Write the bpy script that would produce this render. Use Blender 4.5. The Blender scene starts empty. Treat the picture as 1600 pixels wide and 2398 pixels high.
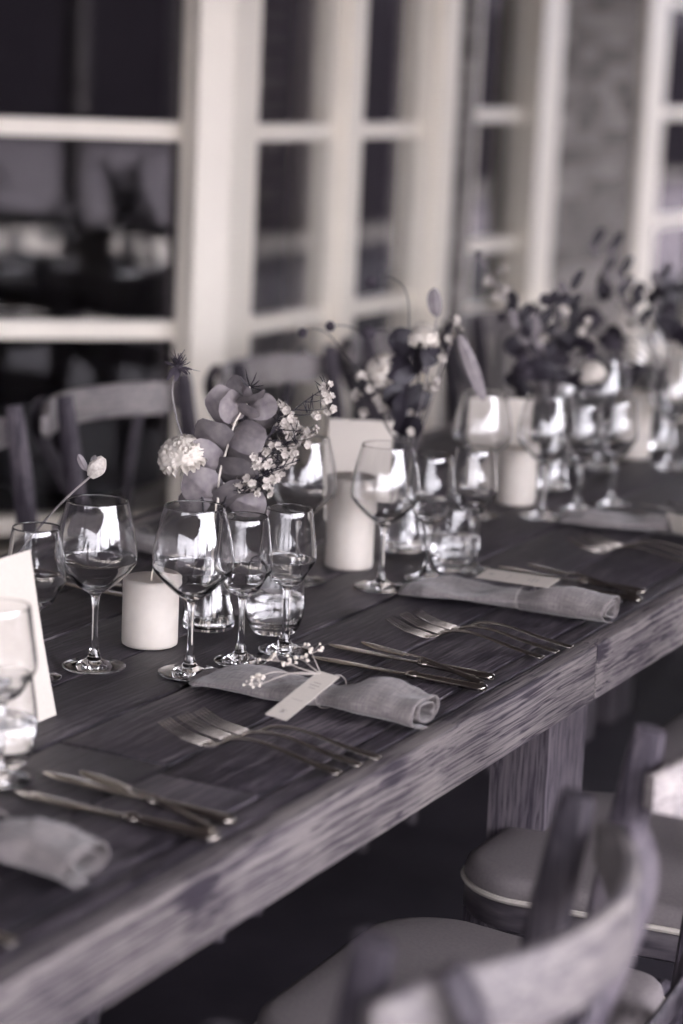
import bpy, bmesh, math, random
from mathutils import Vector, Matrix, noise
random.seed(11)
R = math.radians
S = bpy.context.scene
COL = S.collection
TOP = 0.76                       # height of the table tops; their long front edge is the line x = 0, tables run along +y

# ------------------------------------------------------------------ camera, sky, sun, exposure
def look():
    t, r, h = R(11.5), R(2.6), R(27.0)
    fwd = Vector((-math.sin(h)*math.cos(t), math.cos(h)*math.cos(t), -math.sin(t)))
    right = Vector((math.cos(h), math.sin(h), 0)); up = right.cross(fwd)
    xi = right*math.cos(r) + up*math.sin(r); yi = -right*math.sin(r) + up*math.cos(r)
    m = Matrix((xi, yi, -fwd)).transposed().to_4x4()
    m.translation = Vector((1.006, 0.0, 1.51)); return m
cd = bpy.data.cameras.new('camera'); cam = bpy.data.objects.new('camera', cd); COL.objects.link(cam)
cam.matrix_world = look(); S.camera = cam
cd.sensor_width = 36; cd.lens = 79.66; cd.clip_start = .05; cd.clip_end = 500
cd.dof.use_dof = True; cd.dof.focus_distance = 2.80; cd.dof.aperture_fstop = 2.3; cd.dof.aperture_blades = 9

W = bpy.data.worlds.new('World'); S.world = W; W.use_nodes = True
nt = W.node_tree; bg = nt.nodes['Background']
sky = nt.nodes.new('ShaderNodeTexSky'); sky.sky_type = 'NISHITA'; sky.sun_disc = False
SUN_EL, SUN_AZ = R(52), R(95)    # azimuth from +y towards +x
sky.sun_elevation = SUN_EL; sky.sun_rotation = SUN_AZ; sky.dust_density = 3.0
bw = nt.nodes.new('ShaderNodeRGBToBW'); tint = nt.nodes.new('ShaderNodeCombineColor')
nt.links.new(sky.outputs[0], bw.inputs[0])
for i, k in enumerate((1.0, .96, 1.055)):
    mm = nt.nodes.new('ShaderNodeMath'); mm.operation = 'MULTIPLY'; mm.inputs[1].default_value = k
    nt.links.new(bw.outputs[0], mm.inputs[0]); nt.links.new(mm.outputs[0], tint.inputs[i])
nt.links.new(tint.outputs[0], bg.inputs[0]); bg.inputs[1].default_value = 0.12
sl = bpy.data.lights.new('sun', 'SUN'); sl.energy = .5; sl.angle = R(20); sl.color = (1, .97, .94)
so = bpy.data.objects.new('sun', sl); COL.objects.link(so)
sd = Vector((math.sin(SUN_AZ)*math.cos(SUN_EL), math.cos(SUN_AZ)*math.cos(SUN_EL), math.sin(SUN_EL)))
so.rotation_euler = sd.to_track_quat('Z', 'Y').to_euler(); so.location = (6, -2, 8)

v = S.view_settings; v.view_transform = 'Standard'; v.look = 'None'; v.gamma = 1.0; v.use_curve_mapping = False
v.exposure = 4.5
S.render.engine = 'CYCLES'
c = S.cycles; c.max_bounces = 14; c.transmission_bounces = 14; c.glossy_bounces = 6; c.diffuse_bounces = 4
c.transparent_max_bounces = 8; c.use_denoising = True; c.sample_clamp_indirect = 6.0; c.blur_glossy = 0.3

# ------------------------------------------------------------------ helpers: materials
def tone(l):
    """the toned greys of the print: violet in the darks, cream in the lights"""
    pts = [(.004, (1.14, .90, 1.6)), (.05, (1.11, .945, 1.16)), (.2, (1.08, .985, .94)), (.7, (1.07, 1.0, .87))]
    if l <= pts[0][0]: k = pts[0][1]
    elif l >= pts[-1][0]: k = pts[-1][1]
    else:
        for (a, ka), (b, kb) in zip(pts, pts[1:]):
            if a <= l <= b:
                f = (math.log(l)-math.log(a))/(math.log(b)-math.log(a)); k = [x+(y-x)*f for x, y in zip(ka, kb)]; break
    return (l*k[0], l*k[1], l*k[2], 1)
def newmat(name):
    m = bpy.data.materials.new(name); m.use_nodes = True
    return m, m.node_tree, m.node_tree.nodes['Principled BSDF']
def N(t, kind, **kw):
    n = t.nodes.new(kind)
    for k, val in kw.items():
        if k in n.inputs: n.inputs[k].default_value = val
        else: setattr(n, k, val)
    return n
def ramp(t, stops):
    r = t.nodes.new('ShaderNodeValToRGB'); e = r.color_ramp.elements
    e[0].position, e[0].color = stops[0][0], tone(stops[0][1]); e[1].position, e[1].color = stops[-1][0], tone(stops[-1][1])
    for p, l in stops[1:-1]:
        q = e.new(p); q.color = tone(l)
    return r
def plain(name, a, b=None, rough=.5, scale=40, metal=0, bump=0, detail=4, spec=.5, stretch=(1, 1, 1), sub=0, ran=.0):
    m, t, p = newmat(name); p.inputs['Roughness'].default_value = rough; p.inputs['Metallic'].default_value = metal
    p.inputs['Specular IOR Level'].default_value = spec
    tc = N(t, 'ShaderNodeTexCoord'); mp = N(t, 'ShaderNodeMapping'); mp.inputs['Scale'].default_value = stretch
    t.links.new(tc.outputs['Object'], mp.inputs[0])
    nz = N(t, 'ShaderNodeTexNoise', Scale=scale, Detail=detail); t.links.new(mp.outputs[0], nz.inputs['Vector'])
    r = ramp(t, [(.3, a), (.7, a if b is None else b)]); t.links.new(nz.outputs[0], r.inputs[0])
    out = r.outputs[0]
    if ran:
        oi = N(t, 'ShaderNodeObjectInfo'); mr = N(t, 'ShaderNodeMapRange'); mr.inputs[3].default_value = 1-ran; mr.inputs[4].default_value = 1+ran
        t.links.new(oi.outputs['Random'], mr.inputs[0])
        hs = N(t, 'ShaderNodeHueSaturation'); t.links.new(mr.outputs[0], hs.inputs['Value']); t.links.new(out, hs.inputs['Color']); out = hs.outputs[0]
    t.links.new(out, p.inputs['Base Color'])
    if bump:
        bn = N(t, 'ShaderNodeBump', Strength=bump, Distance=.002); t.links.new(nz.outputs[0], bn.inputs['Height']); t.links.new(bn.outputs[0], p.inputs['Normal'])
    if sub:
        p.inputs['Subsurface Weight'].default_value = sub; p.inputs['Subsurface Radius'].default_value = (.02, .018, .016); p.inputs['Subsurface Scale'].default_value = .4
    return m
def wood(name, stops, axis='y', rough=.45, fine=1.0, bump=.5, knots=True, stain=.5, spec=.5, crack=.2, var=.38, along=9):
    """weathered timber, grain along one local axis, every board shifted on its own"""
    m, t, p = newmat(name); L = t.links.new
    p.inputs['Specular IOR Level'].default_value = spec
    tc = N(t, 'ShaderNodeTexCoord'); oi = N(t, 'ShaderNodeObjectInfo')
    off = N(t, 'ShaderNodeVectorMath', operation='SCALE'); off.inputs[0].default_value = (7.1, 31.7, 13.3); L(oi.outputs['Random'], off.inputs['Scale'])
    ad = N(t, 'ShaderNodeVectorMath', operation='ADD'); L(tc.outputs['Object'], ad.inputs[0]); L(off.outputs[0], ad.inputs[1])
    lo, hi = along*fine, 240*fine
    sc = {'x': (lo, hi, hi), 'y': (hi, lo, hi), 'z': (hi, hi, lo)}[axis]
    # slow bending of the rings
    w1 = N(t, 'ShaderNodeTexNoise', Scale=5.0, Detail=2.0); L(ad.outputs[0], w1.inputs['Vector'])
    ws = N(t, 'ShaderNodeVectorMath', operation='SCALE'); ws.inputs['Scale'].default_value = .012; L(w1.outputs['Color'], ws.inputs[0])
    a2 = N(t, 'ShaderNodeVectorMath', operation='ADD'); L(ad.outputs[0], a2.inputs[0]); L(ws.outputs[0], a2.inputs[1])
    mp = N(t, 'ShaderNodeMapping'); mp.inputs['Scale'].default_value = sc; L(a2.outputs[0], mp.inputs[0])
    g1 = N(t, 'ShaderNodeTexNoise', Scale=1.0, Detail=6.0, Roughness=.6, Distortion=.25); L(mp.outputs[0], g1.inputs['Vector'])
    mp2 = N(t, 'ShaderNodeMapping'); mp2.inputs['Scale'].default_value = tuple(k*3.6 for k in sc); L(a2.outputs[0], mp2.inputs[0])
    g2 = N(t, 'ShaderNodeTexNoise', Scale=1.0, Detail=3.0); L(mp2.outputs[0], g2.inputs['Vector'])
    mx = N(t, 'ShaderNodeMath', operation='MULTIPLY_ADD'); L(g2.outputs[0], mx.inputs[0]); mx.inputs[1].default_value = .5; L(g1.outputs[0], mx.inputs[2])
    st = N(t, 'ShaderNodeTexNoise', Scale=4.2, Detail=5.0, Roughness=.6); L(ad.outputs[0], st.inputs['Vector'])
    m3 = N(t, 'ShaderNodeMath', operation='MULTIPLY_ADD'); L(st.outputs[0], m3.inputs[0]); m3.inputs[1].default_value = stain; L(mx.outputs[0], m3.inputs[2])
    h = m3.outputs[0]
    if knots:
        mk = N(t, 'ShaderNodeMapping'); mk.inputs['Scale'].default_value = {'x': (3.5, 9, 9), 'y': (9, 3.5, 9), 'z': (9, 9, 3.5)}[axis]; L(a2.outputs[0], mk.inputs[0])
        vo = N(t, 'ShaderNodeTexVoronoi', Scale=1.0); L(mk.outputs[0], vo.inputs['Vector'])
        kr = N(t, 'ShaderNodeMapRange'); kr.inputs[1].default_value = .05; kr.inputs[2].default_value = .17; kr.inputs[3].default_value = .32; kr.inputs[4].default_value = 0
        L(vo.outputs['Distance'], kr.inputs[0])
        sb = N(t, 'ShaderNodeMath', operation='SUBTRACT'); L(h, sb.inputs[0]); L(kr.outputs[0], sb.inputs[1]); h = sb.outputs[0]
    mc = N(t, 'ShaderNodeMapping'); mc.inputs['Scale'].default_value = {'x': (3, 130, 130), 'y': (130, 3, 130), 'z': (130, 130, 3)}[axis]; L(a2.outputs[0], mc.inputs[0])
    cn = N(t, 'ShaderNodeTexNoise', Scale=1.0, Detail=2.0, Roughness=.5, Distortion=.3); L(mc.outputs[0], cn.inputs['Vector'])
    c1 = N(t, 'ShaderNodeMath', operation='SUBTRACT'); L(cn.outputs[0], c1.inputs[0]); c1.inputs[1].default_value = .5
    c2 = N(t, 'ShaderNodeMath', operation='ABSOLUTE'); L(c1.outputs[0], c2.inputs[0])
    cr = N(t, 'ShaderNodeMapRange'); cr.inputs[1].default_value = .004; cr.inputs[2].default_value = .03; cr.inputs[3].default_value = crack; cr.inputs[4].default_value = 0; L(c2.outputs[0], cr.inputs[0])
    c3 = N(t, 'ShaderNodeMath', operation='SUBTRACT'); L(h, c3.inputs[0]); L(cr.outputs[0], c3.inputs[1]); h = c3.outputs[0]
    mr = N(t, 'ShaderNodeMapRange'); mr.inputs[1].default_value = .58+stain*.5; mr.inputs[2].default_value = .93+stain*.5; L(h, mr.inputs[0])
    r = ramp(t, stops); L(mr.outputs[0], r.inputs[0])
    rv = N(t, 'ShaderNodeMapRange'); rv.inputs[3].default_value = 1-var; rv.inputs[4].default_value = 1+var; L(oi.outputs['Random'], rv.inputs[0])
    hs = N(t, 'ShaderNodeHueSaturation'); L(rv.outputs[0], hs.inputs['Value']); L(r.outputs[0], hs.inputs['Color']); L(hs.outputs[0], p.inputs['Base Color'])
    rr = N(t, 'ShaderNodeMapRange'); rr.inputs[3].default_value = rough-.1; rr.inputs[4].default_value = rough+.14; L(mx.outputs[0], rr.inputs[0]); L(rr.outputs[0], p.inputs['Roughness'])
    bn = N(t, 'ShaderNodeBump', Strength=bump, Distance=.0016); L(mx.outputs[0], bn.inputs['Height']); L(bn.outputs[0], p.inputs['Normal'])
    return m
def glass(name, ior=1.5, l=.97):
    m = bpy.data.materials.new(name); m.use_nodes = True; t = m.node_tree; t.nodes.clear()
    g = N(t, 'ShaderNodeBsdfGlass'); g.inputs['Color'].default_value = (l, l, l, 1); g.inputs['Roughness'].default_value = 0; g.inputs['IOR'].default_value = ior
    o = t.nodes.new('ShaderNodeOutputMaterial'); t.links.new(g.outputs[0], o.inputs[0]); return m
def linen(name, a, b):
    m, t, p = newmat(name); L = t.links.new; p.inputs['Roughness'].default_value = .9; p.inputs['Specular IOR Level'].default_value = .15
    p.inputs['Sheen Weight'].default_value = .25
    uv = N(t, 'ShaderNodeTexCoord'); h = None
    for k, sc in enumerate(((150, 14, 1), (14, 150, 1))):
        mp = N(t, 'ShaderNodeMapping'); mp.inputs['Scale'].default_value = sc; L(uv.outputs['UV'], mp.inputs[0])
        nz = N(t, 'ShaderNodeTexNoise', Scale=1.0, Detail=3.0); L(mp.outputs[0], nz.inputs['Vector'])
        if h is None: h = nz.outputs[0]
        else:
            ad = N(t, 'ShaderNodeMath', operation='ADD'); L(h, ad.inputs[0]); L(nz.outputs[0], ad.inputs[1]); h = ad.outputs[0]
    md = N(t, 'ShaderNodeMath', operation='MULTIPLY'); md.inputs[1].default_value = .5; L(h, md.inputs[0])
    r = ramp(t, [(.36, a), (.64, b)]); L(md.outputs[0], r.inputs[0]); L(r.outputs[0], p.inputs['Base Color'])
    bn = N(t, 'ShaderNodeBump', Strength=.45, Distance=.001); L(md.outputs[0], bn.inputs['Height']); L(bn.outputs[0], p.inputs['Normal'])
    return m
M = dict(
    plank=wood('stained table wood', [(0, .004), (.3, .018), (.55, .04), (.8, .075), (1, .12)], rough=.45, stain=.55, bump=.9, spec=.5),
    edge=wood('weathered edge wood', [(0, .03), (.3, .11), (.6, .165), (1, .22)], rough=.7, stain=.5, bump=.8, spec=.25, fine=1.0, var=.05, along=2.6),
    leg=wood('table leg wood', [(0, .02), (.4, .055), (1, .105)], axis='z', rough=.7, stain=.5, spec=.25),
    chair=wood('chair wood', [(0, .07), (.4, .15), (1, .24)], axis='y', rough=.5, stain=.5, fine=.8, crack=.05, knots=False),
    chairz=wood('chair bentwood', [(0, .01), (.4, .034), (1, .09)], axis='z', rough=.55, stain=.6, fine=.8, crack=.05, knots=False, spec=.3),
    seatwood=plain('seat frame wood', .03, .09, .5, 18, bump=.2, stretch=(1, 1, 6)),
    cushion=plain('cushion cloth', .13, .155, .9, 220, bump=.15, spec=.15),
    piping=plain('cushion piping', .4, .45, .85, 200, spec=.2),
    glass=glass('clear glass', 1.5, .985), vase=glass('vase glass', 1.5, .97), water=glass('water', 1.33, .985),
    pane=glass('window glass', 1.5, .97),
    wax=plain('candle wax', .45, .49, .55, 60, bump=.06, sub=.35), wick=plain('wick', .7, .75, .9),
    steel=plain('polished steel', .4, .48, .2, 90, metal=1, stretch=(1, 12, 1)),
    linen=linen('linen', .10, .23), card=plain('card paper', .46, .49, .8, 300, spec=.2), ink=plain('card ink', .22, .25, .8, spec=.2),
    paint=plain('white gloss paint', .84, .88, .4, 9, bump=.05), brick=plain('painted brick', .2, .34, .9, 9, bump=.6, spec=.1, ran=.35),
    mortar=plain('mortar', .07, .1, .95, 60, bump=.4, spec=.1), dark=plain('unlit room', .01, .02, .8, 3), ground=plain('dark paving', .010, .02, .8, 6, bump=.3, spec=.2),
    bounce_gravel=plain('pale gravel', .32, .46, .95, 30, bump=.6, spec=.1), lawn=plain('lawn', .06, .1, .95, 3, spec=.1), bark=plain('bark', .03, .06, .9, 12, bump=.5, spec=.1), leaf=plain('tree leaves', .02, .05, .7, 2, spec=.3),
    euc=plain('eucalyptus leaf', .085, .17, .55, 60, spec=.35, ran=.45, bump=.25, detail=6), vein=plain('pale leaf stalk', .55, .65, .6),
    stem=plain('green stem', .12, .2, .6, 80), petal=plain('carnation petal', .46, .54, .75, 60, spec=.2, sub=.1), darkpetal=plain('dark petal', .02, .05, .7, 140, spec=.25),
    waxpetal=plain('wax flower petal', .28, .46, .7, 220, spec=.25), darkleaf=plain('dark leaf', .008, .018, .5, 60, spec=.35, ran=.3), midleaf=plain('grey leaf', .09, .16, .6, 60, ran=.3),
    roof=plain('roof boards', .1, .14, .8, 4), gyp=plain('dried blossom', .5, .66, .8, 300, spec=.2), drygreen=plain('dried stalk', .3, .4, .8, spec=.2),
    cord=plain('cord', .18, .24, .9), stone=plain('stone wall', .3, .45, .9, 6, bump=.5, spec=.1))

# ------------------------------------------------------------------ helpers: meshes and objects
class MB:
    def __init__(s): s.v, s.f, s.uv = [], [], None
    def add(s, vs, fs):
        o = len(s.v); s.v += [tuple(q) for q in vs]; s.f += [tuple(i+o for i in f) for f in fs]; return s
    def box(s, x0, x1, y0, y1, z0, z1, b=0):
        if b <= 0:
            return s.add([(x, y, z) for z in (z0, z1) for y in (y0, y1) for x in (x0, x1)],
                         [(0, 2, 3, 1), (4, 5, 7, 6), (0, 1, 5, 4), (2, 6, 7, 3), (0, 4, 6, 2), (1, 3, 7, 5)])
        bm = bmesh.new(); bmesh.ops.create_cube(bm, size=1)
        for q in bm.verts: q.co = Vector(((x0+x1)/2+q.co.x*(x1-x0), (y0+y1)/2+q.co.y*(y1-y0), (z0+z1)/2+q.co.z*(z1-z0)))
        bmesh.ops.bevel(bm, geom=bm.edges[:], offset=b, segments=2, affect='EDGES', profile=.6)
        bm.verts.index_update(); s.add([q.co[:] for q in bm.verts], [[q.index for q in f.verts] for f in bm.faces]); bm.free(); return s
    def lathe(s, prof, n=40, closed=False, cx=0, cy=0, z=0):
        o = len(s.v); k = len(prof)
        for i in range(n):
            a = 2*math.pi*i/n
            for r, h in prof: s.v.append((cx+r*math.cos(a), cy+r*math.sin(a), z+h))
        for i in range(n):
            j = (i+1) % n
            for q in range(k if closed else k-1):
                q2 = (q+1) % k
                s.f.append((o+i*k+q, o+j*k+q, o+j*k+q2, o+i*k+q2))
        return s
    def tube(s, pts, rad, n=8, cap=True, flat=None, up=None):
        """round (or flattened) bar through points; rad a number or one per point; flat=(wide, thin) factors"""
        pts = [Vector(p) for p in pts]; rad = rad if isinstance(rad, (list, tuple)) else [rad]*len(pts); o = len(s.v)
        u = Vector(up) if up else None
        for i, p in enumerate(pts):
            d = (pts[min(i+1, len(pts)-1)]-pts[max(i-1, 0)]).normalized()
            if u is None: u = Vector((0, 0, 1)) if abs(d.z) < .9 else Vector((1, 0, 0))
            w = d.cross(u)
            if w.length < 1e-5: w = d.orthogonal()
            w.normalize(); q = w.cross(d).normalized()
            if not up: u = q
            fw, fu = flat or (1, 1)
            for k in range(n):
                a = 2*math.pi*k/n
                s.v.append(tuple(p+w*math.cos(a)*rad[i]*fw+q*math.sin(a)*rad[i]*fu))
        m = len(pts)
        for i in range(m-1):
            for k in range(n):
                s.f.append((o+i*n+k, o+i*n+(k+1) % n, o+(i+1)*n+(k+1) % n, o+(i+1)*n+k))
        if cap:
            s.f.append(tuple(o+k for k in reversed(range(n)))); s.f.append(tuple(o+(m-1)*n+k for k in range(n)))
        return s
    def mesh(s, name, mat, smooth=True, angle=None):
        me = bpy.data.meshes.new(name); me.from_pydata(s.v, [], s.f); me.update()
        me.materials.append(mat)
        if smooth:
            me.polygons.foreach_set('use_smooth', [True]*len(me.polygons))
            if angle: me.set_sharp_from_angle(angle=R(angle))
        return me
    def build(s, name, mat, parent=None, smooth=True, angle=40, fix=True):
        if fix:
            bm = bmesh.new(); me = s.mesh(name, mat, False); bm.from_mesh(me); bmesh.ops.recalc_face_normals(bm, faces=bm.faces); bm.to_mesh(me); bm.free()
            if smooth:
                me.polygons.foreach_set('use_smooth', [True]*len(me.polygons))
                if angle: me.set_sharp_from_angle(angle=R(angle))
        else: me = s.mesh(name, mat, smooth, angle)
        return link(name, me, parent)
def link(name, me, parent=None, loc=None, rot=None):
    o = bpy.data.objects.new(name, me); COL.objects.link(o)
    if parent: o.parent = parent
    if loc is not None: o.location = loc
    if rot is not None: o.rotation_euler = rot
    return o
def tag(o, label, cat, group=None, kind=None):
    o['label'] = label; o['category'] = cat
    if group: o['group'] = group
    if kind: o['kind'] = kind
    return o
def empty(name, loc=(0, 0, 0), rz=0):
    o = bpy.data.objects.new(name, None); o.empty_display_size = .05; COL.objects.link(o); o.location = loc; o.rotation_euler = (0, 0, rz); return o
def copy_tree(o, parent=None):
    n = o.copy(); COL.objects.link(n)
    if parent: n.parent = parent
    for ch in list(o.children): copy_tree(ch, n)
    return n
def structure(o): o['kind'] = 'structure'; return o
def bez(p0, p1, p2, n=8):
    p0, p1, p2 = Vector(p0), Vector(p1), Vector(p2)
    return [p0*(1-t)**2+p1*2*t*(1-t)+p2*t*t for t in [i/n for i in range(n+1)]]
def spline(pts, n=6):
    """smooth curve through points"""
    P = [Vector(p) for p in pts]; out = []
    for i in range(len(P)-1):
        a, b, c2, d = P[max(i-1, 0)], P[i], P[i+1], P[min(i+2, len(P)-1)]
        for k in range(n):
            t = k/n; out.append(.5*((2*b)+(c2-a)*t+(2*a-5*b+4*c2-d)*t*t+(3*b-a-3*c2+d)*t**3))
    return out+[P[-1]]

# ------------------------------------------------------------------ setting: ground, patio
structure(MB().add([(-200, -200, 0), (200, -200, 0), (200, 200, 0), (-200, 200, 0)], [(0, 1, 2, 3)]).build('ground', M['lawn']))
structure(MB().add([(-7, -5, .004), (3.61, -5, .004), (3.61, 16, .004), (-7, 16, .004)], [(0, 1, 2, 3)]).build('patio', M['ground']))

structure(MB().add([(3.62, -25, .008), (9, -25, .008), (9, 32, .008), (3.62, 32, .008)], [(0, 1, 2, 3)]).build('bounce_strip', M['bounce_gravel']))  # unseen pale strip, added to bounce light up and brighten the glass edges

# ------------------------------------------------------------------ the house: bay window, brick wall, windows
house = tag(empty('house', (-2.8, 6, 0)), 'brick house with a white glazed bay window behind the table', 'house')
HO = Vector(house.location)
def hpart(mb, name, mat, parent=house, **k):
    mb.v = [tuple(Vector(q)-HO) for q in mb.v]
    o = mb.build(name, mat, house if parent is house else parent, **k); return o
def prism(poly, z0, z1):
    n = len(poly); return MB().add([(x, y, z0) for x, y in poly]+[(x, y, z1) for x, y in poly],
        [tuple(reversed(range(n))), tuple(range(n, 2*n))]+[(i, (i+1) % n, n+(i+1) % n, n+i) for i in range(n)])
XB, YB = -1.82, 4.86              # corner of the bay nearest the table
def slab(p, d, nrm, a0, a1, z0, z1, t0, t1):
    """upright board lying along direction d from p, between a0..a1, thickness t0..t1 along outward normal"""
    q = lambda a, t: (p[0]+d[0]*a+nrm[0]*t, p[1]+d[1]*a+nrm[1]*t)
    return prism([q(a0, t0), q(a1, t0), q(a1, t1), q(a0, t1)], z0, z1)
bay = empty('bay_window'); bay.parent = house
BARS = [.33, .815, 1.30, 1.785]
s2 = math.sqrt(.5)
facets = [((XB, YB), (0, 1), (1, 0), [(.08, .52), (.65, 1.06)], 1.10),      # face parallel to the table
          ((XB, YB), (-s2, -s2), (s2, -s2), [(.10, .66), (.74, 1.26)], 1.30),
          ((XB, YB+1.2), (-s2, s2), (s2, s2), [(.10, .58), (.66, 1.12)], 1.25)]
ZT = 2.5
for (p, d, nrm, panes, ln) in facets:
    first = panes[0][0]
    # uprights between and beyond the panes
    ups = [(panes[0][1], panes[1][0], .055), (panes[1][1], ln+.10, .075)]
    for a0, a1, t in ups:
        hpart(slab(p, d, nrm, a0, a1, .12, ZT, -.06, t-.03), 'mullion', M['paint'], bay, angle=30)
        hpart(slab(p, d, nrm, a0+.025, a1-.025, .125, ZT-.005, t-.032, t-.012), 'mullion_bead', M['paint'], bay, angle=30)
    for a0, a1 in panes:
        edges = [.12]+[b for b in BARS]+[ZT-.1]
        for z in BARS:
            hpart(slab(p, d, nrm, a0+.001, a1-.001, z-.021, z+.021, -.045, .012), 'glazing_bar', M['paint'], bay, angle=30)
        hpart(slab(p, d, nrm, a0+.001, a1-.001, ZT-.1, ZT-.002, -.05, .02), 'head_rail', M['paint'], bay, angle=30)
        hpart(slab(p, d, nrm, a0+.001, a1-.001, .12, .26, -.05, .02), 'bottom_rail', M['paint'], bay, angle=30)
        zz = [.26]+BARS+[ZT-.1]
        for z0, z1 in zip(zz, zz[1:]):
            hpart(slab(p, d, nrm, a0+.002, a1-.002, z0+.022, z1-.022, -.012, -.008), 'pane', M['pane'], bay, smooth=False)
hpart(slab((XB, YB), (-s2, -s2), (s2, -s2), .03, .1, .12, ZT-.001, -.06, .03), 'corner_stile', M['paint'], bay, angle=30)
hpart(slab((XB, YB+1.2), (-s2, s2), (s2, s2), .06, .1, .12, ZT-.001, -.06, .03), 'corner_stile', M['paint'], bay, angle=30)
hpart(slab((XB, YB+1.2), (-s2, s2), (s2, s2), .02, .62, .12, ZT-.002, -.16, -.14), 'blackout_panel', M['dark'], bay, angle=30)  # added dark panel, hides the lit wall so the front panes look dark
hpart(slab((XB, YB), (0, 1), (1, 0), -.003, .08, .12, ZT-.001, -.06, .03), 'corner_stile', M['paint'], bay, angle=30)
# corner post (stepped, with a rounded nose) standing proud of both faces
cp = []
prof = [(-.07, .0), (.028, .0), (.028, -.035), (.045, -.06)]
corner = prism([(XB-.09, YB-.02), (XB-.075, YB-.115), (XB-.015, YB-.14), (XB+.035, YB-.115), (XB+.048, YB-.07), (XB+.048, YB-.012), (XB+.02, YB-.004), (XB-.09, YB-.004)], .1, ZT+.004)
hpart(corner, 'corner_post', M['paint'], bay, angle=25)
hpart(slab((XB+.03, YB-.125), (s2, s2), (s2, -s2), -.05, .035, .11, ZT, -.02, .016), 'post_bead', M['paint'], bay, angle=25)
hpart(prism([(XB+.06, YB-.2), (XB+.06, YB+1.22), (XB-.75, YB+2.05), (XB-1.0, YB+2.05), (XB-1.0, YB-1.1), (XB-.87, YB-1.1)], .02, .1), 'plinth', M['stone'], bay, angle=25)
# main wall: core with openings, bricks in front
XW = -2.8
def wallpart(y0, y1, z0, z1, name='wall'): return hpart(MB().box(XW-.22, XW-.012, y0, y1, z0, z1), name, M['mortar'], angle=25)
openings = [(8.52, 9.33, .46, 2.3), (10.5, 12.0, .1, 2.3)]
w0 = wallpart(6.2, 8.52, 0, 2.9); wallpart(9.33, 10.5, 0, 2.9); wallpart(8.52, 9.33, 0, .46); wallpart(8.52, 9.33, 2.3, 2.9); wallpart(10.5, 12.0, 2.3, 2.9); wallpart(12.0, 15, 0, 2.9); wallpart(-5, 3.6, 0, 2.9)
bk = MB().box(-.0, .012+.1, 0, .215, 0, .065, .004).mesh('brick', M['brick'], True, 40)
bk2 = MB().box(-.0, .012+.1, 0, .1025, 0, .065, .004).mesh('brick', M['brick'], True, 40)
def inopen(y, yy, z): return any(y < b-.01 and yy > a+.01 and c0-.07 < z < c1 for a, b, c0, c1 in openings)
rest = MB(); nb = 0
for row in range(0, 34):
    z = .01+row*.075; y = 6.55+(0 if row % 2 else -.1125)
    while y < 13.2:
        near = .3 < z < 1.75 and 7.8 < y < 10.6
        full = not inopen(y, y+.215, z)
        parts = [(y, .215, bk)] if full else [(q, .1025, bk2) for q in (y, y+.1125) if not inopen(q, q+.1025, z)]
        for q, ln, me in parts:
            dx = random.uniform(0, .006)
            if near and nb < 298:
                o = link('brick', me, w0, Vector((XW-.1-.006+dx, q, z))-HO, (random.uniform(-.006, .006), 0, random.uniform(-.01, .01))); nb += 1
            else: rest.box(XW-.1, XW+dx, q, q+ln, z, z+.065)
        y += .225
r = hpart(rest, 'brickwork', M['brick'], angle=30); r['kind'] = 'stuff'
for k, (a, b, z0, z1) in enumerate(openings):
    wn = empty('window'); wn.parent = house
    t = .17 if k == 0 else .15
    hpart(MB().box(XW-.12, XW-.03, a+.001, a+.07, z0, z1), 'frame', M['paint'], wn, angle=30)
    hpart(MB().box(XW-.12, XW+.03, b-t-.06, b-.001, z0, z1), 'frame', M['paint'], wn, angle=30)
    if k: hpart(MB().box(XW-.12, XW+.045, a-.14, a+.13, z0, z1+.1), 'frame', M['paint'], wn, angle=30)
    hpart(MB().box(XW-.12, XW-.03, a+.071, b-t-.061, z1-.08, z1-.002), 'frame', M['paint'], wn, angle=30)
    hpart(MB().box(XW-.1, XW+.07, a-.05, b+.05, z0-.07, z0+.02), 'sill', M['paint'], wn, angle=30)
    bars = [.735, 1.275, 1.82]
    lo = a+.071 if not k else a+.131
    for z in bars: hpart(MB().box(XW-.1, XW-.035, lo, b-t-.061, z-.025, z+.025), 'glazing_bar', M['paint'], wn, angle=30)
    zz = [z0]+bars+[z1-.08]
    for za, zb in zip(zz, zz[1:]): hpart(MB().box(XW-.08, XW-.075, lo, b-t-.061, za+.026, zb-.026), 'pane', M['pane'], wn, smooth=False)
# dark rooms behind the glass
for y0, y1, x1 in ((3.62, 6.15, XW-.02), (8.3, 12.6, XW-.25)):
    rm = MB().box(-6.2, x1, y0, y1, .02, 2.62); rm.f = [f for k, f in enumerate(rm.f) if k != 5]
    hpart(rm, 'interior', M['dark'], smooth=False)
bayroof = hpart(prism([(XB+.1, YB-.2), (XB+.1, YB+1.25), (XW, YB+2.2), (XW-.3, YB+2.2), (XW-.3, YB-1.3), (XW, YB-1.2)], ZT+.006, ZT+.12), 'bay_roof', M['paint'], angle=25)

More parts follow.
